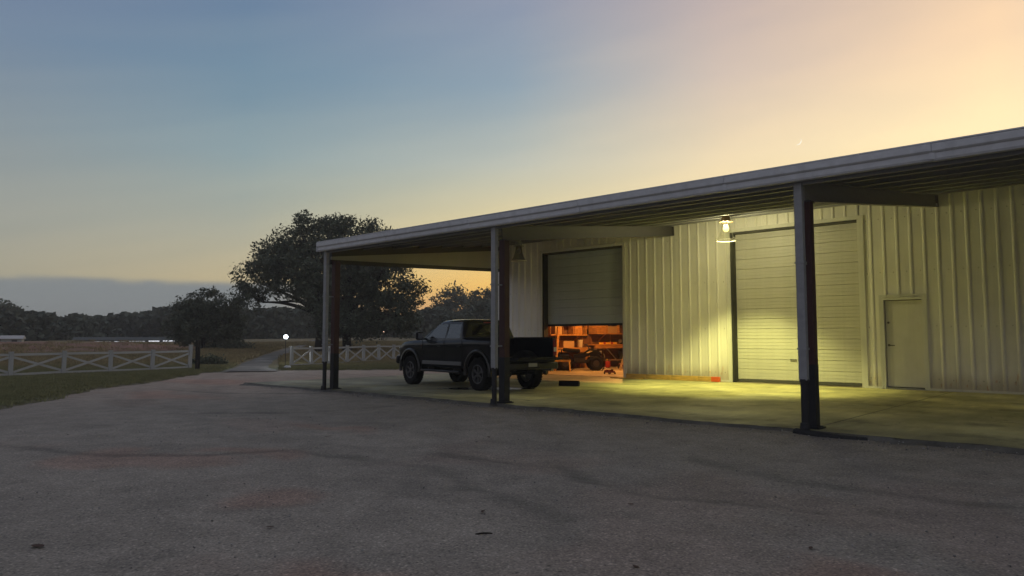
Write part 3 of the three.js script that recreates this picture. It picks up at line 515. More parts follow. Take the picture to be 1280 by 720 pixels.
/* ---------------------------------------------------------------- trees */
const leafMat = new THREE.MeshPhysicalMaterial({ color: 0xffffff, vertexColors: true, roughness: 0.8, side: THREE.DoubleSide });
const VR = [0.743, -0.669], VF = [-0.669, -0.743];      // a tree's own axes: across, and away
function leaves(list, n, size, rg, tint = [0.085, 0.10, 0.062], spread = 0.35, per = 26) {
  const P = new Float32Array(n * 18), C = new Float32Array(n * 18), N = new Float32Array(n * 18), tw = [], vol = list.reduce((s, l) => s + l[3] ** 2, 0);
  for (const l of list) { const k = Math.max(6, Math.round(l[3] ** 2 / vol * n / per)); for (let i = 0; i < k; i++) { const u = rg() * 2 - 1, a = rg() * 6.283, q = l[3] * (rg() < 0.72 ? 0.70 + 0.30 * rg() + 0.22 * rg() ** 4 : Math.cbrt(rg()) * 0.8), s = Math.sqrt(1 - u * u); tw.push([l[0] + Math.cos(a) * s * q, l[1] + u * q * 0.86, l[2] + Math.sin(a) * s * q, 0.6 + 0.8 * rg()]); } }
  const v = new THREE.Vector3(), a = new THREE.Vector3(), b = new THREE.Vector3();
  for (let i = 0; i < n; i++) {
    const t = tw[Math.floor(rg() * tw.length)], g3 = () => (rg() + rg() + rg() - 1.5) * spread * 1.25 * t[3];
    const x = t[0] + g3() * 1.25, y = t[1] + g3() * 0.8, z = t[2] + g3() * 1.25, s = size * (0.6 + 0.8 * rg());
    v.set(rg() - 0.5, rg() - 0.3, rg() - 0.5).normalize(); a.set(rg() - 0.5, rg() - 0.5, rg() - 0.5).cross(v).normalize(); b.crossVectors(v, a);
    const q = [[a, s], [b, s * 0.42], [a, -s], [b, -s * 0.42]].map(([w, k]) => [x + w.x * k, y + w.y * k, z + w.z * k]);
    [q[0], q[1], q[2], q[0], q[2], q[3]].forEach((p, k) => { P.set(p, i * 18 + k * 3); N.set([v.x, v.y, v.z], i * 18 + k * 3); });
    const m = (0.6 + 0.6 * t[3] * 0.7) * (0.75 + 0.5 * rg()); for (let k = 0; k < 6; k++) C.set([tint[0] * m, tint[1] * m, tint[2] * m], i * 18 + k * 3);
  }
  const g = new THREE.BufferGeometry(); g.setAttribute('position', new THREE.BufferAttribute(P, 3)); g.setAttribute('normal', new THREE.BufferAttribute(N, 3)); g.setAttribute('color', new THREE.BufferAttribute(C, 3)); return g;
}
function limb(a, b, r0, r1, bend = 0.15, rg = rnd) {
  const A = new THREE.Vector3(...a), B = new THREE.Vector3(...b), m = A.clone().lerp(B, 0.5).add(new THREE.Vector3(rg() - 0.5, rg() - 0.3, rg() - 0.5).multiplyScalar(A.distanceTo(B) * bend)), cv = new THREE.CatmullRomCurve3([A, m, B]), seg = 8, rad = 7, g = new THREE.TubeGeometry(cv, seg, 1, rad), p = g.attributes.position;
  for (let i = 0; i <= seg; i++) { const c = cv.getPointAt(i / seg), r = lerp(r0, r1, i / seg); for (let j = 0; j <= rad; j++) { const k = i * (rad + 1) + j; p.setXYZ(k, c.x + (p.getX(k) - c.x) * r, c.y + (p.getY(k) - c.y) * r, c.z + (p.getZ(k) - c.z) * r); } }
  g.computeVertexNormals(); return boxUV(g);
}
function tree(name, label, x, z, lobes, n, size, trunks, o = {}) {   // lobes: [across, up, away, radius]
  const rg = mulberry(o.seed ?? 17), y = o.y ?? terrain(x, z)[0], t = thing(name, label, 'tree', [x, y, z]);
  const L = lobes.map(([a, u, w, r]) => [VR[0] * a + VF[0] * w, u, VR[1] * a + VF[1] * w, r]), parts = [];
  for (const [a, w, r, hh] of trunks) {
    const bx = VR[0] * a + VF[0] * w, bz = VR[1] * a + VF[1] * w, top = [bx * 0.8, hh, bz * 0.8];
    parts.push(limb([bx, -0.3, bz], top, r * 1.15, r * 0.8, 0.08, rg));
    for (const l of L) if (rg() < (o.limbs ?? 0.8)) { const m = [lerp(top[0], l[0], 0.85), lerp(top[1], l[1], 0.85), lerp(top[2], l[2], 0.85)]; parts.push(limb(top, m, r * 0.5, r * 0.12, 0.18, rg)); for (let k = 0; k < 3; k++) parts.push(limb(m, [l[0] + (rg() - 0.5) * l[3] * 1.5, l[1] + (rg() - 0.3) * l[3] * 1.3, l[2] + (rg() - 0.5) * l[3] * 1.5], r * 0.16, r * 0.04, 0.2, rg)); }
  }
  mesh('trunk', J(parts), M.bark, t);
  mesh('crown', leaves(L, n, size, rg, o.tint, o.spread, o.per), leafMat, t);
  return t;
}
tree('oak_tree', 'large spreading oak tree behind the left end of the carport', -45.95, -30.23, [
  [-1.4, 8.5, 0, 2.3], [1.9, 8.4, 0.5, 2.4], [-4.3, 7.5, 0, 1.6], [-5.3, 5.5, 0.3, 1.7], [-2.4, 5.9, -1, 2.3], [1.3, 5.6, 1, 2.8], [4.2, 8.2, 0, 1.5], [4.4, 5.6, 0, 2.3], [6.0, 4.7, 0.5, 1.2], [2.2, 3.1, 0.6, 2.0], [4.8, 3.0, 0.2, 2.1], [-0.4, 3.8, 1.2, 1.5], [-5.7, 4.1, -0.4, 1.1], [0, 6.5, -2, 2.2], [2.2, 6.2, 2.6, 2.2], [-1.8, 7.2, 2.4, 2.0], [5.9, 2.6, -0.3, 1.2], [3.2, 1.9, -0.8, 1.1], [0.2, 9.2, 0.4, 1.6], [1.0, 2.2, -1.8, 1.3], [3.6, 6.9, -1.0, 1.9], [0.0, 4.4, -2.4, 1.8], [-3.6, 6.6, -1.2, 1.3]], 70000, 0.125, [[-0.5, 0, 0.42, 3.0], [1.5, 0.4, 0.34, 2.6]], { seed: 3, spread: 0.36, per: 46 });
tree('round_tree', 'smaller round tree between the fence end and the oak', -56.4, -25.8, [
  [0, 3.9, 0, 1.4], [-1.6, 3.1, 0.2, 1.3], [1.6, 3.3, 0.3, 1.3], [-0.8, 2.0, -0.4, 1.5], [1.0, 1.9, 0.2, 1.6], [-2.3, 2.1, 0.3, 1.0], [2.5, 2.2, 0, 1.0], [-1.8, 1.1, 0.3, 1.0], [2.0, 1.0, 0.5, 1.1], [0.2, 1.0, 0.8, 1.2], [0, 2.8, -0.8, 1.4]], 20000, 0.12, [[-0.1, 0, 0.15, 1.4]], { seed: 9, spread: 0.27, per: 60 });
tree('far_tree', 'round topped far tree seen above the pickup cab', -94.4, -89.4, [[0, 7.6, 0, 2.2], [-2.4, 6.2, 0, 2.2], [2.4, 6.4, 0, 2.1], [0, 4.2, 0, 3.2], [-3.4, 3.8, 0.4, 2.0], [3.4, 4.0, 0.2, 2.0], [-2, 2, 0, 2], [2, 2, 0, 2.2]], 6000, 0.3, [[0, 0, 0.3, 3]], { seed: 21, spread: 0.7 });
tree('far_tree', 'far tree showing between the two middle carport posts', -83.6, -86.1, [[-0.6, 7.0, 0, 1.6], [1.6, 6.0, 0, 1.8], [-2.2, 5.4, 0, 1.5], [0.4, 3.8, 0, 2.4], [-1.5, 2.6, 0, 1.8], [2.2, 2.6, 0, 1.8]], 4500, 0.28, [[0, 0, 0.26, 3]], { seed: 22, spread: 0.62 });
tree('far_tree', 'far flat topped tree rising at the left edge of the woods', -112.2, -24.0, [[0, 4.2, 0, 0.9], [-1.6, 3.9, 0, 0.8], [1.6, 3.7, 0, 0.9], [-0.6, 3.2, 0, 1.5], [1.2, 2.2, 0, 1.5]], 3000, 0.26, [[0, 0, 0.2, 3]], { seed: 23, spread: 0.55 });
function bush(label, x, z, w, h, seed) {
  const rg = mulberry(seed), t = thing('bush', label, 'bush', [x, groundY(x, z), z]), L = [[0, h * 0.5, 0, h * 0.55]]; for (let k = -2; k <= 2; k++) if (k) L.push([VR[0] * k * w * 0.2, h * 0.38, VR[1] * k * w * 0.2, h * 0.42]);
  mesh('stem', J(Array.from({ length: 5 }, (_, k) => limb([(rg() - 0.5) * 0.2, -0.1, (rg() - 0.5) * 0.2], [VR[0] * (k - 2) * w * 0.18, h * 0.6, VR[1] * (k - 2) * w * 0.18], 0.03, 0.01, 0.2, rg))), M.bark, t);
  mesh('foliage', leaves(L, 1500, 0.075, rg, [0.08, 0.092, 0.055], 0.2), leafMat, t);
}
bush('low dark bush beside the drive near the fence end', -37.4, -17.4, 1.5, 0.6, 31);
bush('low dark bush in the field under the oak', -53.3, -27.0, 2.6, 0.8, 32);
{ // far woods and added unseen side trees: one mass of foliage
  const rg = mulberry(41), N = 110, P = [], C = [], v = new THREE.Vector3(), a = new THREE.Vector3(), b = new THREE.Vector3();
  for (let i = 0; i < N; i++) { const u = rg() * 2 - 1, th = rg() * 6.283, q = Math.cbrt(0.15 + 0.85 * rg()), s = Math.sqrt(1 - u * u), c = [Math.cos(th) * s * q, u * q, Math.sin(th) * s * q], k = 0.11 + 0.12 * rg(); v.set(rg() - 0.5, rg() - 0.3, rg() - 0.5).normalize(); a.set(rg() - 0.5, rg() - 0.5, rg() - 0.5).cross(v).normalize(); b.crossVectors(v, a); const w = (m, e) => P.push(c[0] + m.x * e, c[1] + m.y * e, c[2] + m.z * e); w(a, k * 1.5); w(b, k); w(a, -k * 1.5); w(a, k * 1.5); w(a, -k * 1.5); w(b, -k); }
  const g = new THREE.BufferGeometry(); g.setAttribute('position', new THREE.Float32BufferAttribute(P, 3)); g.computeVertexNormals();
  const topPx = [[-200, 396], [0, 397], [40, 395], [72, 403], [90, 400], [112, 396], [150, 392], [210, 390], [300, 388], [420, 390], [520, 396], [545, 390], [600, 386], [640, 382], [800, 372], [1100, 376]];
  const list = []; 
  for (let i = 0; i < 4300; i++) {
    const phi = lerp(6, 66, rg()), q = phi * Math.PI / 180, off = (phi - 47.95) * Math.PI / 180, px = 640 + 888 * Math.tan(off); let k = 0; while (k < topPx.length - 2 && px > topPx[k + 1][0]) k++;
    const r = 112 + 34 * rg() ** 1.5 + 10 * Math.sin(q * 22), x = -Math.cos(q) * r, z = -Math.sin(q) * r, gy = terrain(x, z)[0], ty = lerp(topPx[k][1], topPx[k + 1][1], Math.max(0, (px - topPx[k][0]) / (topPx[k + 1][0] - topPx[k][0])));
    const H = CAM_H + (424 - ty) / 888 * r * Math.cos(off) - gy + (fbm(q * 60, 2, 3, 301) - 0.55) * 2.4, s = 0.9 + 0.9 * rg(); list.push([x, gy + Math.max(0.3, H * (rg() < 0.5 ? 1 - rg() ** 2 * 0.5 : rg()) - s * 0.7), z, s]);
  }
  for (let i = 0; i < 4200; i++) { const q = lerp(-95, 5, rg()) * Math.PI / 180, r = 70 + 26 * rg(), x = -Math.cos(q) * r, z = -Math.sin(q) * r, s = 1.1 + 1.1 * rg(), H = 9 + (fbm(q * 30 + 50, 2, 3, 307) - 0.5) * 6; list.push([x, terrain(x, z)[0] + Math.max(0.4, H * Math.sqrt(rg()) - s * 0.6), z, s]); }  // unseen trees beside the camera, placed near and tall to darken truck reflections
  const im = new THREE.InstancedMesh(g, new THREE.MeshStandardMaterial({ color: 0xffffff, roughness: 0.9, side: THREE.DoubleSide }), list.length), o = new THREE.Object3D(), col = new THREE.Color();
  list.forEach(([x, y, z, s], i) => { o.position.set(x, y, z); o.rotation.set(0, rg() * 6.28, 0); o.scale.set(s * 1.25, s, s * 1.25); o.updateMatrix(); im.setMatrixAt(i, o.matrix); const m = 0.6 + 0.8 * rg(); col.setRGB(0.082 * m, 0.096 * m, 0.068 * m); im.setColorAt(i, col); });
  im.name = 'far_woods'; im.castShadow = im.receiveShadow = true; im.userData = { kind: 'stuff', label: 'dark far woods behind the field, with added unseen trees at left', category: 'woods' }; scene.add(im);
}
{ // thin crescent moon: the sunlit side of a ball
  const g = new THREE.SphereGeometry(7.6, 24, 24, 0, 0.62, 0.0, Math.PI); g.rotateY(-0.31 + Math.PI / 2 - 0.0);
  const o = mesh('sky_moon', g, new THREE.MeshStandardMaterial({ color: 0x000000, emissive: lin(1, 0.96, 0.85), emissiveIntensity: 1.15, roughness: 1 }));
  tag(o, 'thin crescent moon above the carport roof', 'moon'); const d = 1500; o.position.set(-271.18 / 800 * d, CAM_H + 0.262 * d, -752.64 / 800 * d); o.castShadow = false;
  const up = new THREE.Vector3(0, 1, 0), toCam = new THREE.Vector3(0, CAM_H, 0).sub(o.position).normalize(), right = up.clone().cross(toCam).normalize(), u2 = toCam.clone().cross(right);
  // the crescent's lit limb points down and right; it lies almost at the edge of the disc
  const limbDir = right.clone().multiplyScalar(0.80).add(u2.clone().multiplyScalar(-0.6)).normalize(), pole = limbDir.clone().cross(toCam).normalize(), mid = limbDir.clone().multiplyScalar(0.96).add(toCam.clone().multiplyScalar(0.28)).normalize(), third = mid.clone().cross(pole).normalize();
  // sphere segment's middle lies along +z before turning
  const gm = new THREE.SphereGeometry(7.6, 24, 24, -Math.PI / 2 - 0.33 + Math.PI, 0.66, 0, Math.PI); let cx = new THREE.Vector3(); const pp = gm.attributes.position; for (let i = 0; i < pp.count; i++) cx.add(new THREE.Vector3().fromBufferAttribute(pp, i)); cx.y = 0; cx.normalize(); gm.rotateY(-Math.atan2(cx.x, cx.z)); o.geometry = gm;
  o.quaternion.setFromRotationMatrix(new THREE.Matrix4().makeBasis(pole.clone().cross(mid), pole, mid));
}

/* ---------------------------------------------------------------- pickup truck (x forward, y up, z to its right) */
{
  const th = 170.1 * Math.PI / 180, t = thing('pickup_truck', 'dark navy crew cab pickup truck with lowered tailgate under the carport', 'pickup truck', [-15.44, 0.0, -15.17], th);
  const paint = new THREE.MeshPhysicalMaterial({ color: lin(0.004, 0.0052, 0.0085), roughness: 0.5, specularIntensity: 0.2, clearcoat: 0.6, clearcoatRoughness: 0.03 });
  const cabPaint = paint.clone(); cabPaint.clearcoat = 1; cabPaint.specularIntensity = 0.4;
  const flareM = new THREE.MeshPhysicalMaterial({ color: lin(0.010, 0.0105, 0.011), roughness: 0.3, clearcoat: 0.45, clearcoatRoughness: 0.2 });
  const trimM = new THREE.MeshPhysicalMaterial({ color: lin(0.010, 0.010, 0.011), roughness: 0.5, specularIntensity: 0.4 }), tint = new THREE.MeshPhysicalMaterial({ color: lin(0.05, 0.055, 0.06), roughness: 0.02, transmission: 1, thickness: 0, ior: 1.6 }), chrome = mat(0.35, 0.36, 0.38, 0.22, { metalness: 0.9 }), liner = mat(0.012, 0.012, 0.012, 0.9);
  const glass = new THREE.MeshPhysicalMaterial({ color: lin(0.30, 0.33, 0.35), roughness: 0.02, transmission: 1, thickness: 0, ior: 2.2 });
  const ev = new Evaluator(); ev.attributes = ['position', 'normal'];
  const brush = (g) => { const n = g.clone(); for (const k of Object.keys(n.attributes)) if (k !== 'position' && k !== 'normal') n.deleteAttribute(k); const m = n.index ? n : mergeVertices(n, 1e-4); if (!m.attributes.normal) m.computeVertexNormals(); const b = new Brush(m); b.updateMatrixWorld(); return b; };
  const cut = (a, ...bs) => { let r = a; for (const b of bs) r = ev.evaluate(r, b, SUBTRACTION); return r; };
  const finish = (b, ang = 0.6) => boxUV(toCreasedNormals(b.geometry.index ? b.geometry.toNonIndexed() : b.geometry, ang));
  function loft(rings) {                        // rings of equal length, closed at both ends
    const n = rings[0].length, P = [], I = []; for (const r of rings) for (const p of r) P.push(...p);
    for (let i = 0; i < rings.length - 1; i++) for (let k = 0; k < n; k++) { const a = i * n + k, b = i * n + (k + 1) % n; I.push(a, b, a + n, a + n, b, b + n); }
    for (const [i, rev] of [[0, true], [rings.length - 1, false]]) { const c = rings[i].reduce((s, p) => [s[0] + p[0] / n, s[1] + p[1] / n, s[2] + p[2] / n], [0, 0, 0]), o = P.length / 3; P.push(...c); for (let k = 0; k < n; k++) { const a = i * n + k, b = i * n + (k + 1) % n; rev ? I.push(o, b, a) : I.push(o, a, b); } }
    const g = new THREE.BufferGeometry(); g.setAttribute('position', new THREE.Float32BufferAttribute(P, 3)); g.setIndex(I);
    // signed volume decides the winding
    let vol = 0; const A = new THREE.Vector3(), B = new THREE.Vector3(), C = new THREE.Vector3(); for (let k = 0; k < I.length; k += 3) { A.fromArray(P, I[k] * 3); B.fromArray(P, I[k + 1] * 3); C.fromArray(P, I[k + 2] * 3); vol += A.dot(B.cross(C)); }
    if (vol < 0) { for (let k = 0; k < I.length; k += 3) { const q = I[k]; I[k] = I[k + 1]; I[k + 1] = q; } g.setIndex(I); }
    g.computeVertexNormals(); return g;
  }
  const AX = 1.83, WR = 0.44;
  const st = [[-2.88, 0.74, 1.42, 0.965], [-2.8, 0.70, 1.43, 0.985], [-2.3, 0.66, 1.43, 0.995], [-1.3, 0.60, 1.43, 1.0], [-1.1, 0.56, 1.425, 1.0], [0, 0.55, 1.40, 1.0], [0.9, 0.55, 1.395, 0.995], [1.15, 0.57, 1.39, 0.99], [1.7, 0.62, 1.37, 0.985], [2.2, 0.62, 1.335, 0.965], [2.5, 0.62, 1.29, 0.93], [2.68, 0.64, 1.23, 0.885], [2.76, 0.70, 1.12, 0.85]];
  const prof = [[0.7, 0], [0.93, 0.03], [0.975, 0.12], [0.992, 0.22], [0.975, 0.30], [0.985, 0.5], [1, 0.70], [0.995, 0.83], [0.965, 0.93], [0.925, 0.985], [0.86, 1.0], [0.5, 1.012]];
  const rings = st.map(([x, y0, y1, w]) => { const crown = x > 1.1 ? 0.035 : 0.0, P = prof.map(([z, f]) => [x, lerp(y0, y1, f) + (z <= 0.5 ? crown : 0), z * w]); return [...P, ...P.slice().reverse().map(([a, b, c]) => [a, b, -c])]; });
  let body = brush(loft(rings));
  const cylZ = (r, x, y, z0, z1) => { const g = new THREE.CylinderGeometry(r, r, z1 - z0, 40); g.rotateX(Math.PI / 2); g.translate(x, y, (z0 + z1) / 2); return brush(g); };
  const bx = (x0, x1, y0, y1, z0, z1) => brush(new THREE.BoxGeometry(x1 - x0, y1 - y0, z1 - z0).translate((x0 + x1) / 2, (y0 + y1) / 2, (z0 + z1) / 2));
  body = cut(body, cylZ(0.545, AX, 0.50, 0.6, 1.3), cylZ(0.545, AX, 0.50, -1.3, -0.6), cylZ(0.545, -AX, 0.50, 0.6, 1.3), cylZ(0.545, -AX, 0.50, -1.3, -0.6), bx(-3.2, -1.16, 0.86, 2.0, -0.83, 0.83));
  mesh('body', finish(body, 0.5), paint, t);
  // cab shell with window openings
  const ringY = (y, x0, x1, w, r) => { const o = []; const cr = [[x1 - r, w - r, 0], [x0 + r, w - r, 1], [x0 + r, -w + r, 2], [x1 - r, -w + r, 3]]; for (const [cx, cz, q] of cr) for (let k = 0; k <= 4; k++) { const a = (q + k / 4) * Math.PI / 2; o.push([cx + Math.cos(a) * r, y, cz + Math.sin(a) * r]); } return o; };
  const cabR = [[1.34, -1.10, 1.30, 0.955, 0.08], [1.40, -1.09, 1.20, 0.945, 0.09], [1.55, -1.06, 0.97, 0.90, 0.11], [1.72, -1.03, 0.68, 0.845, 0.13], [1.84, -1.00, 0.45, 0.80, 0.15], [1.905, -0.98, 0.37, 0.775, 0.15], [1.95, -0.93, 0.24, 0.72, 0.17], [1.975, -0.84, 0.08, 0.61, 0.2], [1.985, -0.66, -0.15, 0.42, 0.2]];
  const shell = brush(loft(cabR.map((r) => ringY(...r)))), inner = brush(loft([[1.36, -1.03, 1.12, 0.88, 0.06], [1.55, -1.0, 0.9, 0.84, 0.08], [1.72, -0.97, 0.61, 0.785, 0.1], [1.86, -0.93, 0.34, 0.72, 0.12], [1.915, -0.85, 0.15, 0.62, 0.14]].map((r) => ringY(...r))));
  const winF = [[0.95, 1.45], [0.43, 1.84], [-0.085, 1.855], [-0.11, 1.43]], winR = [[-0.17, 1.43], [-0.145, 1.855], [-0.80, 1.84], [-0.885, 1.43]];
  const prism = (list) => { const s = new THREE.Shape(list.map((p) => new THREE.Vector2(...p))); const g = new THREE.ExtrudeGeometry(s, { depth: 2.6, bevelEnabled: false }); g.translate(0, 0, -1.3); return brush(g); };
  const ws = new THREE.BoxGeometry(1.4, 0.8, 1.42).translate(0, 0, 0); ws.rotateZ(0); 
  const wsB = (() => { const s = new THREE.Shape([[0.36, 1.87], [1.06, 1.44], [1.7, 1.44], [1.7, 1.87]].map((p) => new THREE.Vector2(...p))); const g = new THREE.ExtrudeGeometry(s, { depth: 1.42, bevelEnabled: false }); g.translate(0, 0, -0.71); return brush(g); })();
  const cab = cut(shell, inner, prism(winF), prism(winR), wsB, bx(-1.5, -0.9, 1.52, 1.83, -0.62, 0.62));
  mesh('cab', finish(cab, 0.55), cabPaint, t);
  const zS = (y) => lerp(0.936, 0.787, (y - 1.43) / 0.43);
  const pane = (list, s) => { const g = new THREE.BufferGeometry(), v = list.map(([x, y]) => [x, y, s * (zS(y) - 0.004)]); g.setAttribute('position', new THREE.Float32BufferAttribute([...v[0], ...v[1], ...v[2], ...v[0], ...v[2], ...v[3]], 3)); g.computeVertexNormals(); return boxUV(g); };
  for (const s of [-1, 1]) for (const w of [winF, winR]) mesh('side_window', pane(w, s), glass, t);
  const quad = (...v) => { const g = new THREE.BufferGeometry(); g.setAttribute('position', new THREE.Float32BufferAttribute([...v[0], ...v[1], ...v[2], ...v[0], ...v[2], ...v[3]], 3)); g.computeVertexNormals(); return boxUV(g); };
  mesh('windscreen', quad([1.10, 1.44, -0.72], [1.10, 1.44, 0.72], [0.37, 1.875, 0.70], [0.37, 1.875, -0.70]), glass, t);
  mesh('rear_window', quad([-1.05, 1.52, 0.62], [-1.05, 1.52, -0.62], [-0.985, 1.83, -0.62], [-0.985, 1.83, 0.62]), tint, t);
  for (const [sx, sz] of [[0.25, -0.4], [0.25, 0.4], [-0.65, -0.4], [-0.65, 0.4]]) { const s = mesh('seat', J(rbox(0.16, 0.5, 0.5, 0.06, sx, 1.35, sz, 0, 0.14)), liner, t); mesh('headrest', rbox(0.1, 0.17, 0.26, 0.04, sx - 0.03, 1.68, sz), liner, s); }
  mesh('brake_light', box(0.03, 0.03, 0.34, -1.0, 1.885, 0), mat(0.25, 0.03, 0.03, 0.3), t);
  // door seams as thin dark grooves set proud by a hair, handles, mirrors
  for (const s of [-1, 1]) {
    for (const x of [1.06, -0.15, -1.08]) mesh('door_seam', box(0.012, 0.72, 0.01, x, 1.02, s * 0.997), liner, t);
    mesh('side_molding', poly([[-1.05, 0.66], [1.05, 0.66], [1.02, 0.755], [-1.05, 0.755]], 0.03, 0.006).translate(0, 0, s > 0 ? 0.985 : -1.015), mat(0.16, 0.165, 0.175, 0.35), t);  // pale colour stands in for the reflection along the door bottoms
    mesh('running_board', J(rbox(2.1, 0.06, 0.17, 0.02, 0.0, 0.47, s * 0.99), box(0.05, 0.1, 0.2, 0.7, 0.52, s * 0.9), box(0.05, 0.1, 0.2, -0.7, 0.52, s * 0.9)), mat(0.05, 0.05, 0.055, 0.35, { metalness: 0.5 }), t);
    for (const x of [0.08, -0.95]) mesh('door_handle', rbox(0.2, 0.035, 0.035, 0.012, x, 1.19, s * 1.012), trimM, t);
    const m = mesh('mirror', J(rbox(0.13, 0.24, 0.24, 0.045, 0.94, 1.50, s * 1.17), box(0.06, 0.05, 0.2, 0.96, 1.41, s * 1.02)), trimM, t);
    mesh('mirror_glass', box(0.004, 0.18, 0.18, 0.872, 1.50, s * 1.17), chrome, m);
    for (const ax of [AX, -AX]) { // flared arch lips
      const a0 = -0.18, a1 = Math.PI + 0.18, P = []; for (let k = 0; k <= 24; k++) { const a = lerp(a0, a1, k / 24); P.push([ax + Math.cos(a) * 0.575, 0.50 + Math.sin(a) * 0.575, s * 0.985]); }
      const g = new THREE.TubeGeometry(new THREE.CatmullRomCurve3(P.map((p) => new THREE.Vector3(...p))), 40, 0.05, 8); mesh('fender_flare', boxUV(g), flareM, t);
    }
    mesh('headlight', rbox(0.22, 0.2, 0.3, 0.05, 2.62, 1.1, s * 0.72), mat(0.45, 0.46, 0.48, 0.15), t);
    const tl = mesh('tail_light', rbox(0.07, 0.44, 0.13, 0.02, -2.865, 1.16, s * 0.915), new THREE.MeshPhysicalMaterial({ color: lin(0.20, 0.012, 0.012), roughness: 0.15, clearcoat: 1 }), t); mesh('reversing_lens', box(0.012, 0.12, 0.10, -2.904, 1.12, s * 0.915), mat(0.6, 0.58, 0.55, 0.15), tl);
    mesh('bed_rail', rbox(1.72, 0.04, 0.16, 0.015, -2.0, 1.44, s * 0.905), trimM, t);
  }
  for (const ax of [AX, -AX]) for (const q of [-1, 1]) { // rounded tubs over the wheels
    const sh = new THREE.Shape(); sh.absarc(0, 0, 0.575, 0, Math.PI, false); sh.absarc(0, 0, 0.55, Math.PI, 0, true); const arc = new THREE.ExtrudeGeometry(sh, { depth: 0.33, bevelEnabled: false, curveSegments: 24 }); arc.translate(ax, 0.5, q > 0 ? 0.57 : -0.9);
    const sd = new THREE.Shape(); sd.absarc(0, 0, 0.55, 0, Math.PI, false); const side = new THREE.ExtrudeGeometry(sd, { depth: 0.02, bevelEnabled: false, curveSegments: 24 }); side.translate(ax, 0.5, q > 0 ? 0.57 : -0.59);
    mesh('wheel_well', J(boxUV(arc), boxUV(side)), liner, t);
  }
  mesh('chassis', J(box(5.2, 0.16, 0.1, -0.1, 0.60, 0.45), box(5.2, 0.16, 0.1, -0.1, 0.60, -0.45), box(1.0, 0.2, 0.8, 0.9, 0.58, 0), cyl(0.06, 0.06, 1.5, 0, 0, 0).rotateX(Math.PI / 2).translate(-AX, WR, 0), cyl(0.06, 0.06, 1.5, 0, 0, 0).rotateX(Math.PI / 2).translate(AX, WR, 0), boxUV(new THREE.SphereGeometry(0.17, 14, 10).translate(-AX, WR, 0)), box(0.9, 0.3, 0.5, -0.8, 0.62, 0.45)), liner, t);
  mesh('bed_floor', box(1.72, 0.03, 1.65, -2.02, 0.865, 0), liner, t);
  mesh('tailgate', J(rbox(0.48, 0.075, 1.56, 0.025, -3.13, 0.875, 0), box(0.36, 0.012, 1.3, -3.13, 0.917, 0)), paint, t);
  const bump = mesh('rear_bumper', J(rbox(0.2, 0.2, 1.86, 0.05, -2.92, 0.68, 0), rbox(0.12, 0.08, 0.5, 0.03, -3.0, 0.62, 0)), mat(0.05, 0.05, 0.055, 0.3, { metalness: 0.7 }), t);
  mesh('licence_plate', box(0.012, 0.13, 0.3, -3.03, 0.70, 0), mat(0.5, 0.5, 0.48, 0.5), bump); mesh('tow_hitch', J(box(0.28, 0.07, 0.07, -3.0, 0.5, 0), boxUV(new THREE.SphereGeometry(0.03, 12, 8).translate(-3.12, 0.56, 0))), trimM, bump);
  mesh('exhaust_pipe', cyl(0.04, 0.04, 0.5, 0, 0, 0).rotateZ(Math.PI / 2).translate(-2.75, 0.56, 0.72), chrome, t);
  mesh('front_bumper', J(rbox(0.22, 0.26, 1.84, 0.07, 2.78, 0.74, 0), rbox(0.1, 0.14, 1.5, 0.04, 2.8, 0.57, 0)), trimM, t);
  const gr = mesh('grille', rbox(0.1, 0.36, 1.1, 0.03, 2.74, 1.04, 0), trimM, t); for (let k = 0; k < 3; k++) mesh('grille_bar', box(0.02, 0.035, 1.05, 2.795, 0.93 + k * 0.11, 0), chrome, gr);
  // wheels
  const tyreG = (() => { const p = [[0.265, -0.125], [0.34, -0.148], [0.40, -0.145], [0.43, -0.128], [0.44, -0.09], [0.44, 0.09], [0.43, 0.128], [0.40, 0.145], [0.34, 0.148], [0.265, 0.125]].map((q) => new THREE.Vector2(...q)); const L = new THREE.LatheGeometry(p, 48); L.rotateX(Math.PI / 2); const lug = []; for (let k = 0; k < 36; k++) for (const s of [-1, 1]) { const a = (k + (s > 0 ? 0.5 : 0)) / 36 * 6.2832; const b = new THREE.BoxGeometry(0.045, 0.02, 0.1); b.translate(0, 0.442, s * 0.075); b.rotateZ(a); lug.push(boxUV(b)); } return J(boxUV(L), ...lug); })();
  const rimG = (() => { const L = new THREE.LatheGeometry([[0.265, -0.12], [0.27, 0.1], [0.262, 0.125], [0.235, 0.125], [0.23, 0.06], [0.23, -0.1]].map((q) => new THREE.Vector2(...q)), 40); L.rotateX(Math.PI / 2); const g = [boxUV(L), cyl(0.075, 0.07, 0.06, 0, 0, 0).rotateX(Math.PI / 2).translate(0, 0, 0.075)]; for (let k = 0; k < 6; k++) for (const o of [-0.14, 0.14]) { const b = new THREE.BoxGeometry(0.035, 0.19, 0.035); b.translate(0, 0.15, 0.085); b.rotateZ(k * Math.PI / 3 + o * 0.8); g.push(boxUV(b)); } g.push(cyl(0.2, 0.2, 0.02, 0, 0, 0, 28).rotateX(Math.PI / 2).translate(0, 0, -0.02)); return J(...g); })();
  for (const [ax, s] of [[AX, -1], [-AX, -1], [AX, 1], [-AX, 1]]) {
    const w = new THREE.Group(); w.name = numbered('wheel'); w.position.set(ax, WR, s * 0.86); if (s < 0) w.rotation.y = Math.PI; t.add(w);
    mesh('tyre', tyreG, M.rubber, w); mesh('rim', rimG, mat(0.14, 0.14, 0.15, 0.35, { metalness: 0.7 }), w);
  }
}

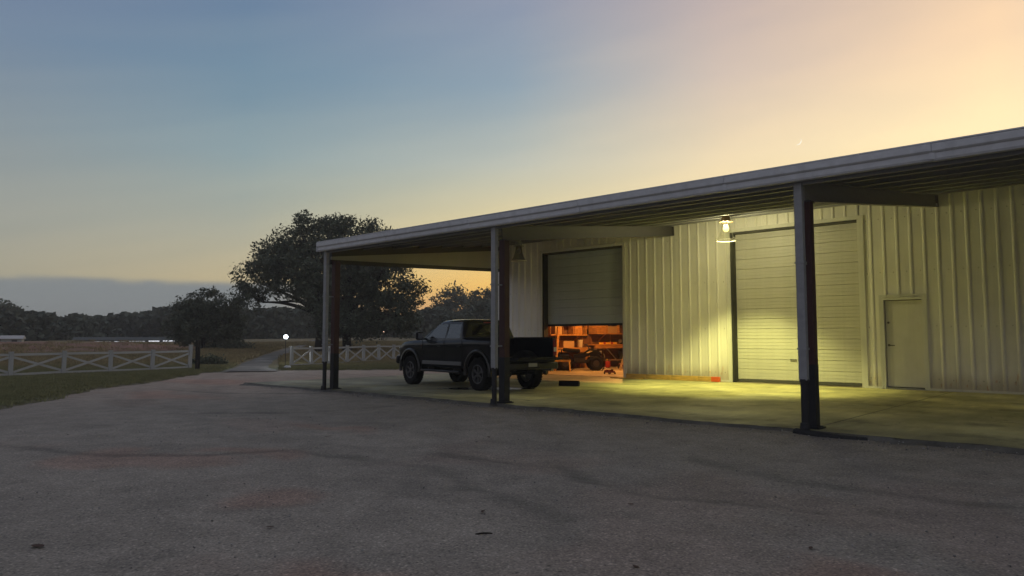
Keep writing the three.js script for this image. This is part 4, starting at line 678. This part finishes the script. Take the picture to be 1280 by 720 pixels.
/* ---------------------------------------------------------------- inside the workshop */
const XI = BX0 + 0.16;                      // inner face of the end wall
{
  const l = thing('workshop_lamp', 'orange lamp hanging inside the workshop', 'lamp', [-17.2, 3.9, -26.4]);
  mesh('lamp_shade', lathe([[0.04, 0.3], [0.1, 0.28], [0.24, 0.06], [0.25, 0.06], [0.11, 0.3], [0.05, 0.32]]), M.blacksteel, l); mesh('cord', cyl(0.008, 0.008, 0.8, 0, 0.7, 0, 8), M.dark, l);
  mesh('lamp_bulb', new THREE.SphereGeometry(0.07, 16, 12).translate(0, 0.1, 0), new THREE.MeshStandardMaterial({ color: 0xffffff, emissive: lin(1, 0.45, 0.1), emissiveIntensity: 6 }), l);
  const p = new THREE.PointLight(lin(1, 0.43, 0.10), 105); p.position.set(-17.2, 4.0, -26.4); p.castShadow = true; p.shadow.radius = 4; scene.add(p);
}
function shelfUnit(label, z0, z1, y, bays) {
  const t = thing('wall_shelf', label, 'shelf', [XI + 0.24, y, (z0 + z1) / 2]), L = z1 - z0;
  mesh('shelf_board', box(0.5, 0.06, L, 0.01, 0.0, 0), M.ply, t); mesh('back_board', box(0.02, 0.46, L, -0.22, 0.27, 0), M.darkwood, t); mesh('top_board', box(0.46, 0.03, L, 0, 0.52, 0), M.ply, t);
  for (let k = 0; k <= bays; k++) mesh('divider', box(0.44, 0.46, 0.03, 0.0, 0.27, -L / 2 + 0.02 + (L - 0.04) * k / bays), M.ply, t);
  for (const k of [0.2, 0.8]) mesh('bracket', bar([-0.22, -0.35, -L / 2 + L * k], [0.2, -0.03, -L / 2 + L * k], 0.05), M.ply, t);
}
shelfUnit('plywood wall shelf with cubbies at the left of the workshop', -28.0, -25.2, 1.60, 3);
shelfUnit('plywood wall shelf with cubbies at the right of the workshop', -32.9, -28.75, 1.68, 4);
const crate = (w, h, d, x, y, z, ry, m, name, label, cat, rz = 0) => { const t = thing(name, label, cat, [x, y, z], ry); t.rotation.z = rz; const e = 0.015; mesh('box_wall', J(box(w, h, e, 0, h / 2, d / 2 - e / 2), box(w, h, e, 0, h / 2, -d / 2 + e / 2), box(e, h, d - 2 * e, w / 2 - e / 2, h / 2, 0), box(e, h, d - 2 * e, -w / 2 + e / 2, h / 2, 0), box(w - 2 * e, e, d - 2 * e, 0, e / 2, 0)), m, t); mesh('lid_flap', J(box(w / 2, 0.008, d, w / 4 + 0.01, h + 0.006, 0, 0, 0.08), box(w / 2, 0.008, d, -w / 4, h + 0.006, 0, 0, -0.05)), m, t); return t; };
const card = mat(0.36, 0.24, 0.13, 0.9), card2 = mat(0.22, 0.15, 0.10, 0.9);
crate(0.3, 0.36, 0.55, XI + 0.26, 1.635, -25.9, 0, card, 'cardboard_box', 'brown box in the first cubby of the left wall shelf', 'box');
crate(0.3, 0.40, 0.7, XI + 0.26, 1.635, -27.35, 0, M.ply, 'wooden_box', 'pale wooden box in the last cubby of the left wall shelf', 'box');
crate(0.3, 0.36, 0.8, XI + 0.26, 1.715, -29.3, 0, M.ply, 'wooden_box', 'pale wooden box in the first cubby of the right wall shelf', 'box');
crate(0.3, 0.33, 0.8, XI + 0.26, 1.715, -30.3, 0, card, 'cardboard_box', 'brown box in the second cubby of the right wall shelf', 'box');
{
  const bench = (label, z0, z1, y) => { const t = thing('workbench', label, 'workbench', [XI + 0.34, 0, (z0 + z1) / 2]), L = z1 - z0; mesh('bench_top', box(0.68, 0.06, L, 0, y, 0), M.ply, t); mesh('apron', box(0.03, 0.14, L - 0.04, 0.31, y - 0.1, 0), M.ply, t); for (const sx of [-0.28, 0.27]) for (const k of [-L / 2 + 0.08, L / 2 - 0.08]) mesh('leg', box(0.09, y - 0.03, 0.09, sx, (y - 0.03) / 2, k), M.ply, t); mesh('lower_shelf', box(0.6, 0.03, L - 0.2, 0, 0.35, 0), card2, t); };
  bench('low plywood workbench under the left wall shelf', -28.0, -25.3, 0.98); bench('long plywood workbench under the right wall shelf', -32.9, -28.4, 1.12);
  crate(0.42, 0.30, 0.9, XI + 0.3, 1.01, -26.5, 0.06, card, 'cardboard_box', 'brown carton on the low workbench beneath the left shelf', 'box');
  crate(0.4, 0.34, 1.0, XI + 0.32, 1.15, -32.2, 0, card2, 'cardboard_box', 'dark brown carton at the right end of the long workbench', 'box');
  const s = thing('spirit_level', 'yellow tool lying along the front of the long workbench', 'tool', [XI + 0.52, 1.15, -29.7]); mesh('bar', rbox(0.07, 0.09, 1.5, 0.01, 0, 0.045, 0), mat(0.75, 0.42, 0.03, 0.5), s); mesh('grip', J(rbox(0.09, 0.11, 0.2, 0.02, 0, 0.055, -0.3), rbox(0.09, 0.11, 0.2, 0.02, 0, 0.055, 0.35)), mat(0.3, 0.03, 0.02, 0.6), s);
  const g = thing('bench_grinder', 'small dark bench grinder on the long workbench', 'grinder', [XI + 0.4, 1.15, -31.15]); mesh('motor', cyl(0.085, 0.085, 0.24, 0, 0, 0).rotateX(Math.PI / 2).translate(0, 0.16, 0), M.blacksteel, g); mesh('foot', box(0.16, 0.09, 0.14, 0, 0.045, 0), M.blacksteel, g); for (const k of [-0.17, 0.17]) mesh('grinding_wheel', cyl(0.1, 0.1, 0.04, 0, 0, 0).rotateX(Math.PI / 2).translate(0, 0.16, k), M.steel, g);
}
{ // things stored about the workshop
  const blk = new THREE.MeshPhysicalMaterial({ color: lin(0.012, 0.012, 0.013), roughness: 0.5, specularIntensity: 0.4 });
  const tote = (label, x, y, z, w, h, d, ry, m, lm) => { const t = thing('storage_tote', label, 'storage bin', [x, y, z], ry); mesh('tub', J(rbox(w, h, d, 0.03, 0, h / 2, 0), rbox(w + 0.03, 0.03, d + 0.03, 0.01, 0, h - 0.03, 0)), m, t); mesh('lid', J(rbox(w + 0.04, 0.05, d + 0.04, 0.02, 0, h + 0.022, 0), rbox(w * 0.7, 0.02, d * 0.7, 0.008, 0, h + 0.05, 0)), lm, t); };
  tote('black lidded tote on the workshop floor behind the sawhorse', -20.1, 0, -25.6, 0.45, 0.42, 0.7, 0.6, blk, blk);
  tote('dark grey tote on the lower shelf of the long workbench', XI + 0.33, 0.37, -31.6, 0.42, 0.36, 0.7, 0, mat(0.04, 0.045, 0.05, 0.5), blk);
  tote('dark blue tote under the low workbench at left', XI + 0.33, 0.37, -26.1, 0.42, 0.34, 0.7, 0, mat(0.02, 0.03, 0.07, 0.5), blk);
  const can = thing('fuel_can', 'red plastic fuel can on the floor under the long workbench', 'fuel can', [-20.0, 0, -29.2], 0.4); mesh('can_body', rbox(0.24, 0.32, 0.34, 0.05, 0, 0.165, 0), mat(0.25, 0.015, 0.012, 0.45), can); mesh('spout', bar([0, 0.3, 0.1], [0, 0.44, 0.2], 0.035), mat(0.5, 0.35, 0.02, 0.5), can); mesh('grip', tube([[0, 0.3, -0.12], [0, 0.38, -0.08], [0, 0.38, 0.03], [0, 0.31, 0.06]], 0.016, 14), mat(0.25, 0.015, 0.012, 0.45), can);
  const bk = thing('bucket', 'pale plastic bucket on top of the low workbench', 'bucket', [XI + 0.4, 1.01, -27.5]); mesh('pail', lathe([[0, 0], [0.12, 0], [0.15, 0.34], [0.158, 0.34], [0.158, 0.36], [0.145, 0.36], [0.115, 0.02], [0, 0.02]]), mat(0.55, 0.5, 0.42, 0.5), bk); mesh('bail', tube([[-0.15, 0.33, 0], [-0.1, 0.24, 0.14], [0, 0.2, 0.17], [0.1, 0.24, 0.14], [0.15, 0.33, 0]], 0.005, 16, 6), M.steel, bk);
  const hs = thing('hose_coil', 'black hose coiled on the wall between the two plywood shelves', 'hose', [XI + 0.06, 1.75, -28.38]); for (let k = 0; k < 3; k++) mesh('hose_loop', boxUV(new THREE.TorusGeometry(0.23 - k * 0.012, 0.017, 8, 30).rotateY(Math.PI / 2).translate(k * 0.03, -0.02 * k, 0)), blk, hs); mesh('hook', box(0.1, 0.03, 0.05, 0, 0.2, 0), M.steel, hs);
  for (const [z, len, label] of [[-28.9, 0.75, 'long handled tool hanging left of the yellow tool'], [-30.6, 0.6, 'short dark tool hanging on the wall over the long workbench']]) { const w = thing('hanging_tool', label, 'tool', [XI + 0.03, 1.62, z]); mesh('shaft', cyl(0.016, 0.016, len * 0.7, 0.02, -len * 0.35, 0, 8), M.ply, w); mesh('tool_head', rbox(0.05, 0.09, 0.2, 0.015, 0.02, -len * 0.72, 0), blk, w); }
}
{ // leaning boards and offcuts
  const b = tag(mesh('leaning_board', box(0.05, 2.0, 0.2, 0, 0, 0), M.ply), 'long plank leaning beside the left workshop shelves', 'board'); b.position.set(-19.85, 0.96, -25.0); b.rotation.set(-0.2, 0.2, 0.05);
  const c = tag(mesh('leaning_board', box(0.09, 0.95, 0.03, 0, 0, 0), mat(0.62, 0.5, 0.34, 0.7)), 'short pale board leaning near the right side of the workshop door', 'board'); c.position.set(-17.5, 0.45, -26.7); c.rotation.set(0.1, 0, -0.42);
  const k = thing('sawhorse', 'low wooden sawhorse by the left side of the workshop doorway', 'sawhorse', [-19.1, 0, -24.3], 0.7); mesh('beam', box(0.9, 0.09, 0.09, 0, 0.46, 0), M.lumber, k); for (const x of [-0.38, 0.38]) for (const z of [-1, 1]) mesh('leg', bar([x, 0.44, 0.03 * z], [x * 1.1, 0.0, 0.2 * z], 0.045), M.lumber, k);
}
{ // four-wheeler
  const q = thing('quad_bike', 'black four-wheeler parked inside the lit workshop', 'quad bike', [-19.35, 0, -26.0], 0.735), bl = new THREE.MeshPhysicalMaterial({ color: lin(0.008, 0.008, 0.009), roughness: 0.4, specularIntensity: 0.35 }), gw = 0.29; q.scale.setScalar(1.12);
  const tg = (() => { const L = new THREE.LatheGeometry([[0.13, -0.11], [0.2, -0.135], [0.265, -0.125], [0.285, -0.08], [0.288, 0.08], [0.265, 0.125], [0.2, 0.135], [0.13, 0.11]].map((p) => new THREE.Vector2(...p)), 30); L.rotateX(Math.PI / 2); const l = [boxUV(L)]; for (let k = 0; k < 18; k++) for (const s of [-1, 1]) { const b = new THREE.BoxGeometry(0.05, 0.03, 0.1); b.translate(0, 0.29, s * 0.06); b.rotateZ((k + (s > 0 ? 0.5 : 0)) / 18 * 6.283); l.push(boxUV(b)); } return J(...l); })(), rg = J(cyl(0.14, 0.14, 0.14, 0, 0, 0).rotateX(Math.PI / 2), cyl(0.05, 0.05, 0.18, 0, 0, 0).rotateX(Math.PI / 2));
  for (const x of [0.62, -0.6]) for (const s of [-1, 1]) { const w = new THREE.Group(); w.name = numbered('wheel'); w.position.set(x, gw, s * 0.44); q.add(w); mesh('tyre', tg, M.rubber, w); mesh('rim', rg, M.lever, w); }
  mesh('frame', J(box(1.2, 0.14, 0.3, 0, 0.36, 0), box(0.45, 0.3, 0.34, 0, 0.5, 0), bar([0.62, 0.3, -0.4], [0.62, 0.3, 0.4], 0.05), bar([-0.6, 0.3, -0.4], [-0.6, 0.3, 0.4], 0.06)), M.blacksteel, q);
  mesh('body', J(poly([[-0.2, 0.62], [0.15, 0.66], [0.38, 0.82], [0.72, 0.80], [0.86, 0.66], [0.80, 0.58], [0.4, 0.62], [0.1, 0.52], [-0.2, 0.52]], 0.3, 0.03).translate(0, 0, -0.15)), bl, q);
  for (const [x, r] of [[0.62, 0.36], [-0.6, 0.37]]) for (const s of [-1, 1]) { const g = new THREE.CylinderGeometry(r, r, 0.30, 18, 1, true, -Math.PI * 0.42, Math.PI * 0.84); g.rotateX(-Math.PI / 2); g.rotateZ(0); const gg = new THREE.CylinderGeometry(r, r, 0.30, 18, 1, true, 0, Math.PI * 0.84); gg.rotateX(Math.PI / 2); gg.rotateZ(Math.PI / 2 + 0 - Math.PI * 0.42 + 0); gg.translate(x, gw, s * 0.43); const m2 = bl.clone(); m2.side = THREE.DoubleSide; mesh('fender', boxUV(gg), m2, q); }
  mesh('saddle', rbox(0.7, 0.15, 0.3, 0.06, -0.32, 0.80, 0, 0, -0.08), M.rubber, q);
  mesh('handlebar', J(tube([[0.24, 1.02, -0.38], [0.3, 1.04, -0.2], [0.34, 0.98, 0], [0.3, 1.04, 0.2], [0.24, 1.02, 0.38]], 0.016), bar([0.34, 0.98, 0], [0.46, 0.74, 0], 0.05), cyl(0.022, 0.022, 0.12, 0, 0, 0).rotateX(Math.PI / 2).translate(0.24, 1.02, 0.36), cyl(0.022, 0.022, 0.12, 0, 0, 0).rotateX(Math.PI / 2).translate(0.24, 1.02, -0.36)), M.lever, q);
  const rk = (x0, x1, y) => J(...[-0.3, -0.1, 0.1, 0.3].map((z) => bar([x0, y, z], [x1, y, z], 0.02)), bar([x0, y, -0.34], [x0, y, 0.34], 0.022), bar([x1, y, -0.34], [x1, y, 0.34], 0.022), bar([(x0 + x1) / 2, y, 0.2], [(x0 + x1) / 2, y - 0.18, 0.12], 0.02), bar([(x0 + x1) / 2, y, -0.2], [(x0 + x1) / 2, y - 0.18, -0.12], 0.02));
  mesh('rack', rk(0.48, 0.92, 0.86), M.blacksteel, q); mesh('rack', rk(-0.95, -0.48, 0.84), M.blacksteel, q);
  mesh('front_bumper', J(tube([[0.85, 0.35, -0.22], [0.98, 0.5, -0.2], [0.98, 0.66, 0], [0.98, 0.5, 0.2], [0.85, 0.35, 0.22]], 0.018)), M.blacksteel, q);
  for (const s of [-1, 1]) mesh('headlight', cyl(0.06, 0.05, 0.05, 0, 0, 0).rotateZ(Math.PI / 2).translate(0.86, 0.72, s * 0.16), M.steel, q);
  mesh('decal_panel', poly([[0.25, 0.70], [0.42, 0.79], [0.52, 0.78], [0.36, 0.69]], 0.006).translate(0, 0, 0.182), mat(0.5, 0.42, 0.26, 0.5), q);
}
{ // red things on the workshop floor
  const red = mat(0.22, 0.02, 0.025, 0.4), j = thing('floor_jack', 'small red trolley jack on the workshop floor near the doorway', 'jack', [-16.35, 0, -24.0], -0.5);
  mesh('frame', J(box(0.5, 0.07, 0.03, 0, 0.09, 0.1), box(0.5, 0.07, 0.03, 0, 0.09, -0.1), rbox(0.2, 0.1, 0.19, 0.02, -0.16, 0.11, 0), box(0.34, 0.05, 0.08, 0.05, 0.14, 0, 0, 0.1)), red, j); mesh('saddle', cyl(0.05, 0.06, 0.04, 0.22, 0.18, 0), M.lever, j); mesh('handle', bar([-0.2, 0.15, 0], [-0.42, 0.26, 0.04], 0.028), red, j);
  for (const [x, z] of [[0.2, 0.13], [0.2, -0.13], [-0.2, 0.13], [-0.2, -0.13]]) mesh('wheel', cyl(0.045, 0.045, 0.03, 0, 0, 0).rotateX(Math.PI / 2).translate(x, 0.045, z), M.lever, j);
  const m = thing('push_mower', 'dark red push mower standing right of the four-wheeler', 'mower', [-18.6, 0, -28.6], 0.6), dr = mat(0.10, 0.012, 0.025, 0.45);
  mesh('deck', J(rbox(0.62, 0.16, 0.5, 0.06, 0, 0.2, 0), rbox(0.3, 0.2, 0.3, 0.05, 0.03, 0.36, 0)), dr, m); mesh('engine', cyl(0.13, 0.11, 0.16, 0.03, 0.52, 0), M.blacksteel, m); mesh('handle', J(bar([-0.25, 0.25, 0.2], [-0.85, 0.95, 0.2], 0.025), bar([-0.25, 0.25, -0.2], [-0.85, 0.95, -0.2], 0.025), bar([-0.85, 0.95, -0.21], [-0.85, 0.95, 0.21], 0.025)), M.lever, m);
  for (const x of [0.26, -0.26]) for (const z of [0.28, -0.28]) mesh('wheel', cyl(0.1, 0.1, 0.05, 0, 0, 0).rotateX(Math.PI / 2).translate(x, 0.1, z), M.rubber, m);
}

/* ---------------------------------------------------------------- small things on the apron and the yard */
{
  const b = thing('timber_beam', 'long yellow timber with orange painted end lying along the wall', 'timber', [-12.4, 0, -21.98]); mesh('beam', rbox(3.3, 0.16, 0.12, 0.006, -0.18, 0.082, 0), M.lumber, b); mesh('painted_end', rbox(0.28, 0.161, 0.121, 0.006, 1.612, 0.082, 0), M.orange, b);
  tag(mesh('plank', box(1.3, 0.035, 0.14, 0, 0.02, 0, 0.03), M.lumber), 'thin plank lying on the concrete left of the timber', 'plank').position.set(-14.0, 0, -21.6);
  tag(mesh('parking_block', J(poly([[-0.09, 0], [0.09, 0], [0.06, 0.14], [-0.06, 0.14]], 0.6, 0.008).rotateY(Math.PI / 2).translate(-0.3, 0.006, 0)), M.rubber), 'short black rubber block on the concrete behind the pickup', 'wheel stop').position.set(-13.15, 0, -17.15); scene.children[scene.children.length - 1].rotation.y = 0.42;
  const P = []; for (let k = 0; k <= 10; k++) P.push([-4.2 + k * 0.105, -0.03 - 0.04 * k / 10, -11.2 + 0.13 * Math.sin(k / 10 * 3.0) + 0.02 * k / 10]);
  const pg = [tube(P, 0.055, 60, 12)], cv = new THREE.CatmullRomCurve3(P.map((p) => new THREE.Vector3(...p))); for (let k = 1; k < 40; k++) { const p = cv.getPointAt(k / 40), d = cv.getTangentAt(k / 40), r = new THREE.TorusGeometry(0.056, 0.008, 6, 16), o = new THREE.Object3D(); o.position.copy(p); o.lookAt(p.clone().add(d)); o.updateMatrix(); pg.push(boxUV(r).applyMatrix4(o.matrix)); }
  tag(mesh('drain_pipe', J(...pg), mat(0.02, 0.02, 0.021, 0.7)), 'short black corrugated drain pipe at the foot of the nearest post', 'pipe');
  const twig = (x, z, ry, l, m, label) => { const t = mesh('twig', J(tube([[-l / 2, 0.006, 0], [-l * 0.1, 0.014, 0.01], [l * 0.25, 0.008, -0.006], [l / 2, 0.006, 0.008]], 0.0065, 12, 6), tube([[0, 0.012, 0], [l * 0.12, 0.02, 0.03]], 0.004, 6, 5)), m); t.position.set(x, -0.098, z); t.rotation.y = ry; return tag(t, label, 'twig'); };
  twig(-3.9, -4.0, 0.9, 0.13, M.bark, 'dark short twig on the asphalt at lower centre of the yard');
}
{ // rain water left on the slab beside the pickup
  const water = mat(0.02, 0.02, 0.02, 0.03);
  const puddle = (cx, cz, a, b, ry, seed) => { const P = [0, 0, 0], I = [], N = 56; for (let k = 0; k < N; k++) { const q = k / N * 6.2832, r = 0.55 + 0.75 * fbm(Math.cos(q) * 1.6 + seed, Math.sin(q) * 1.6 + seed, 4, 401); P.push(Math.cos(q) * a * r, 0, Math.sin(q) * b * r); I.push(0, 1 + (k + 1) % N, 1 + k); } const g = new THREE.BufferGeometry(); g.setAttribute('position', new THREE.Float32BufferAttribute(P, 3)); g.setIndex(I); g.computeVertexNormals(); const o = struct(mesh('puddle', boxUV(g), water)); o.position.set(cx, 0.0065, cz); o.rotation.y = ry; };
  puddle(-14.1, -14.6, 1.5, 0.5, 0.75, 12);
}
{ // loose grit: over the yard, thicker along the broken slab edge
  const g = new THREE.IcosahedronGeometry(1, 0), rg = mulberry(88), L = [];
  for (let i = 0; i < 5200; i++) { const near = i < 3000, x = near ? lerp(-14, 3, rg()) : lerp(-20, 2.5, rg()), z = near ? lerp(-9.5, -1, rg()) : -11.05 + (rg() + rg() - 1) * 0.55 + (x < -6 ? -0.14 : 0), s = (near ? 0.003 + 0.006 * rg() ** 3 : 0.004 + 0.009 * rg() ** 3); L.push([x, z, s]); }
  const im = new THREE.InstancedMesh(g, new THREE.MeshStandardMaterial({ color: 0xffffff, roughness: 0.9, flatShading: true }), L.length), o = new THREE.Object3D(), col = new THREE.Color();
  L.forEach(([x, z, s], i) => { o.position.set(x, -0.1 + 0.05 * smooth(-9.2, -11.1, z) + s * 0.4, z); o.rotation.set(rg() * 3, rg() * 6, rg() * 3); o.scale.set(s * (0.8 + rg()), s * (0.5 + 0.5 * rg()), s * (0.8 + 0.6 * rg())); o.updateMatrix(); im.setMatrixAt(i, o.matrix); const v = 0.10 + 0.25 * rg() ** 1.5; col.setRGB(v * 1.05, v, v * 0.93); im.setColorAt(i, col); });
  im.name = 'grit'; im.castShadow = im.receiveShadow = true; im.userData = { kind: 'stuff', label: 'loose grit scattered over the asphalt and along the slab edge', category: 'grit' }; scene.add(im);
}
{ // dry leaves
  const g = (() => { const s = new THREE.Shape(); s.moveTo(-0.05, 0); s.bezierCurveTo(-0.02, 0.035, 0.03, 0.03, 0.055, 0); s.bezierCurveTo(0.03, -0.03, -0.02, -0.03, -0.05, 0); const q = new THREE.ExtrudeGeometry(s, { depth: 0.002, bevelEnabled: false, curveSegments: 6 }); q.rotateX(-Math.PI / 2); const p = q.attributes.position; for (let i = 0; i < p.count; i++) p.setY(i, p.getY(i) + 0.012 * Math.abs(p.getZ(i) / 0.03) + 3 * p.getX(i) ** 2); q.computeVertexNormals(); return boxUV(q); })(), lm = mat(0.06, 0.028, 0.018, 0.9);
  let first = null; for (const [x, z, a, s] of [[-6.05, -1.6, 0.4, 1.2], [-4.4, -4.5, 2.1, 0.7], [-9.5, -6.3, 1.0, 0.9], [-3.6, -5.6, 0.2, 0.6], [-1.9, -5.3, 1.7, 0.6], [-7.6, -7.9, 2.6, 1.0], [-5.3, -3.0, 0.7, 0.6], [-2.6, -4.1, 2.9, 0.6]]) { const o = first ? first.clone() : mesh('fallen_leaf', g, lm); if (first) { o.name = numbered('fallen_leaf'); scene.add(o); } first = first || o; o.position.set(x, -0.094, z); o.rotation.y = a; o.scale.setScalar(s); tag(o, 'small dry brown leaf lying on the open asphalt', 'leaf', 'dry leaves on the asphalt'); }
}
scene.fog = new THREE.FogExp2(new THREE.Color().setRGB(1.0, 0.97, 0.92), 0.0014); // evening haze
renderer.render(scene, camera);
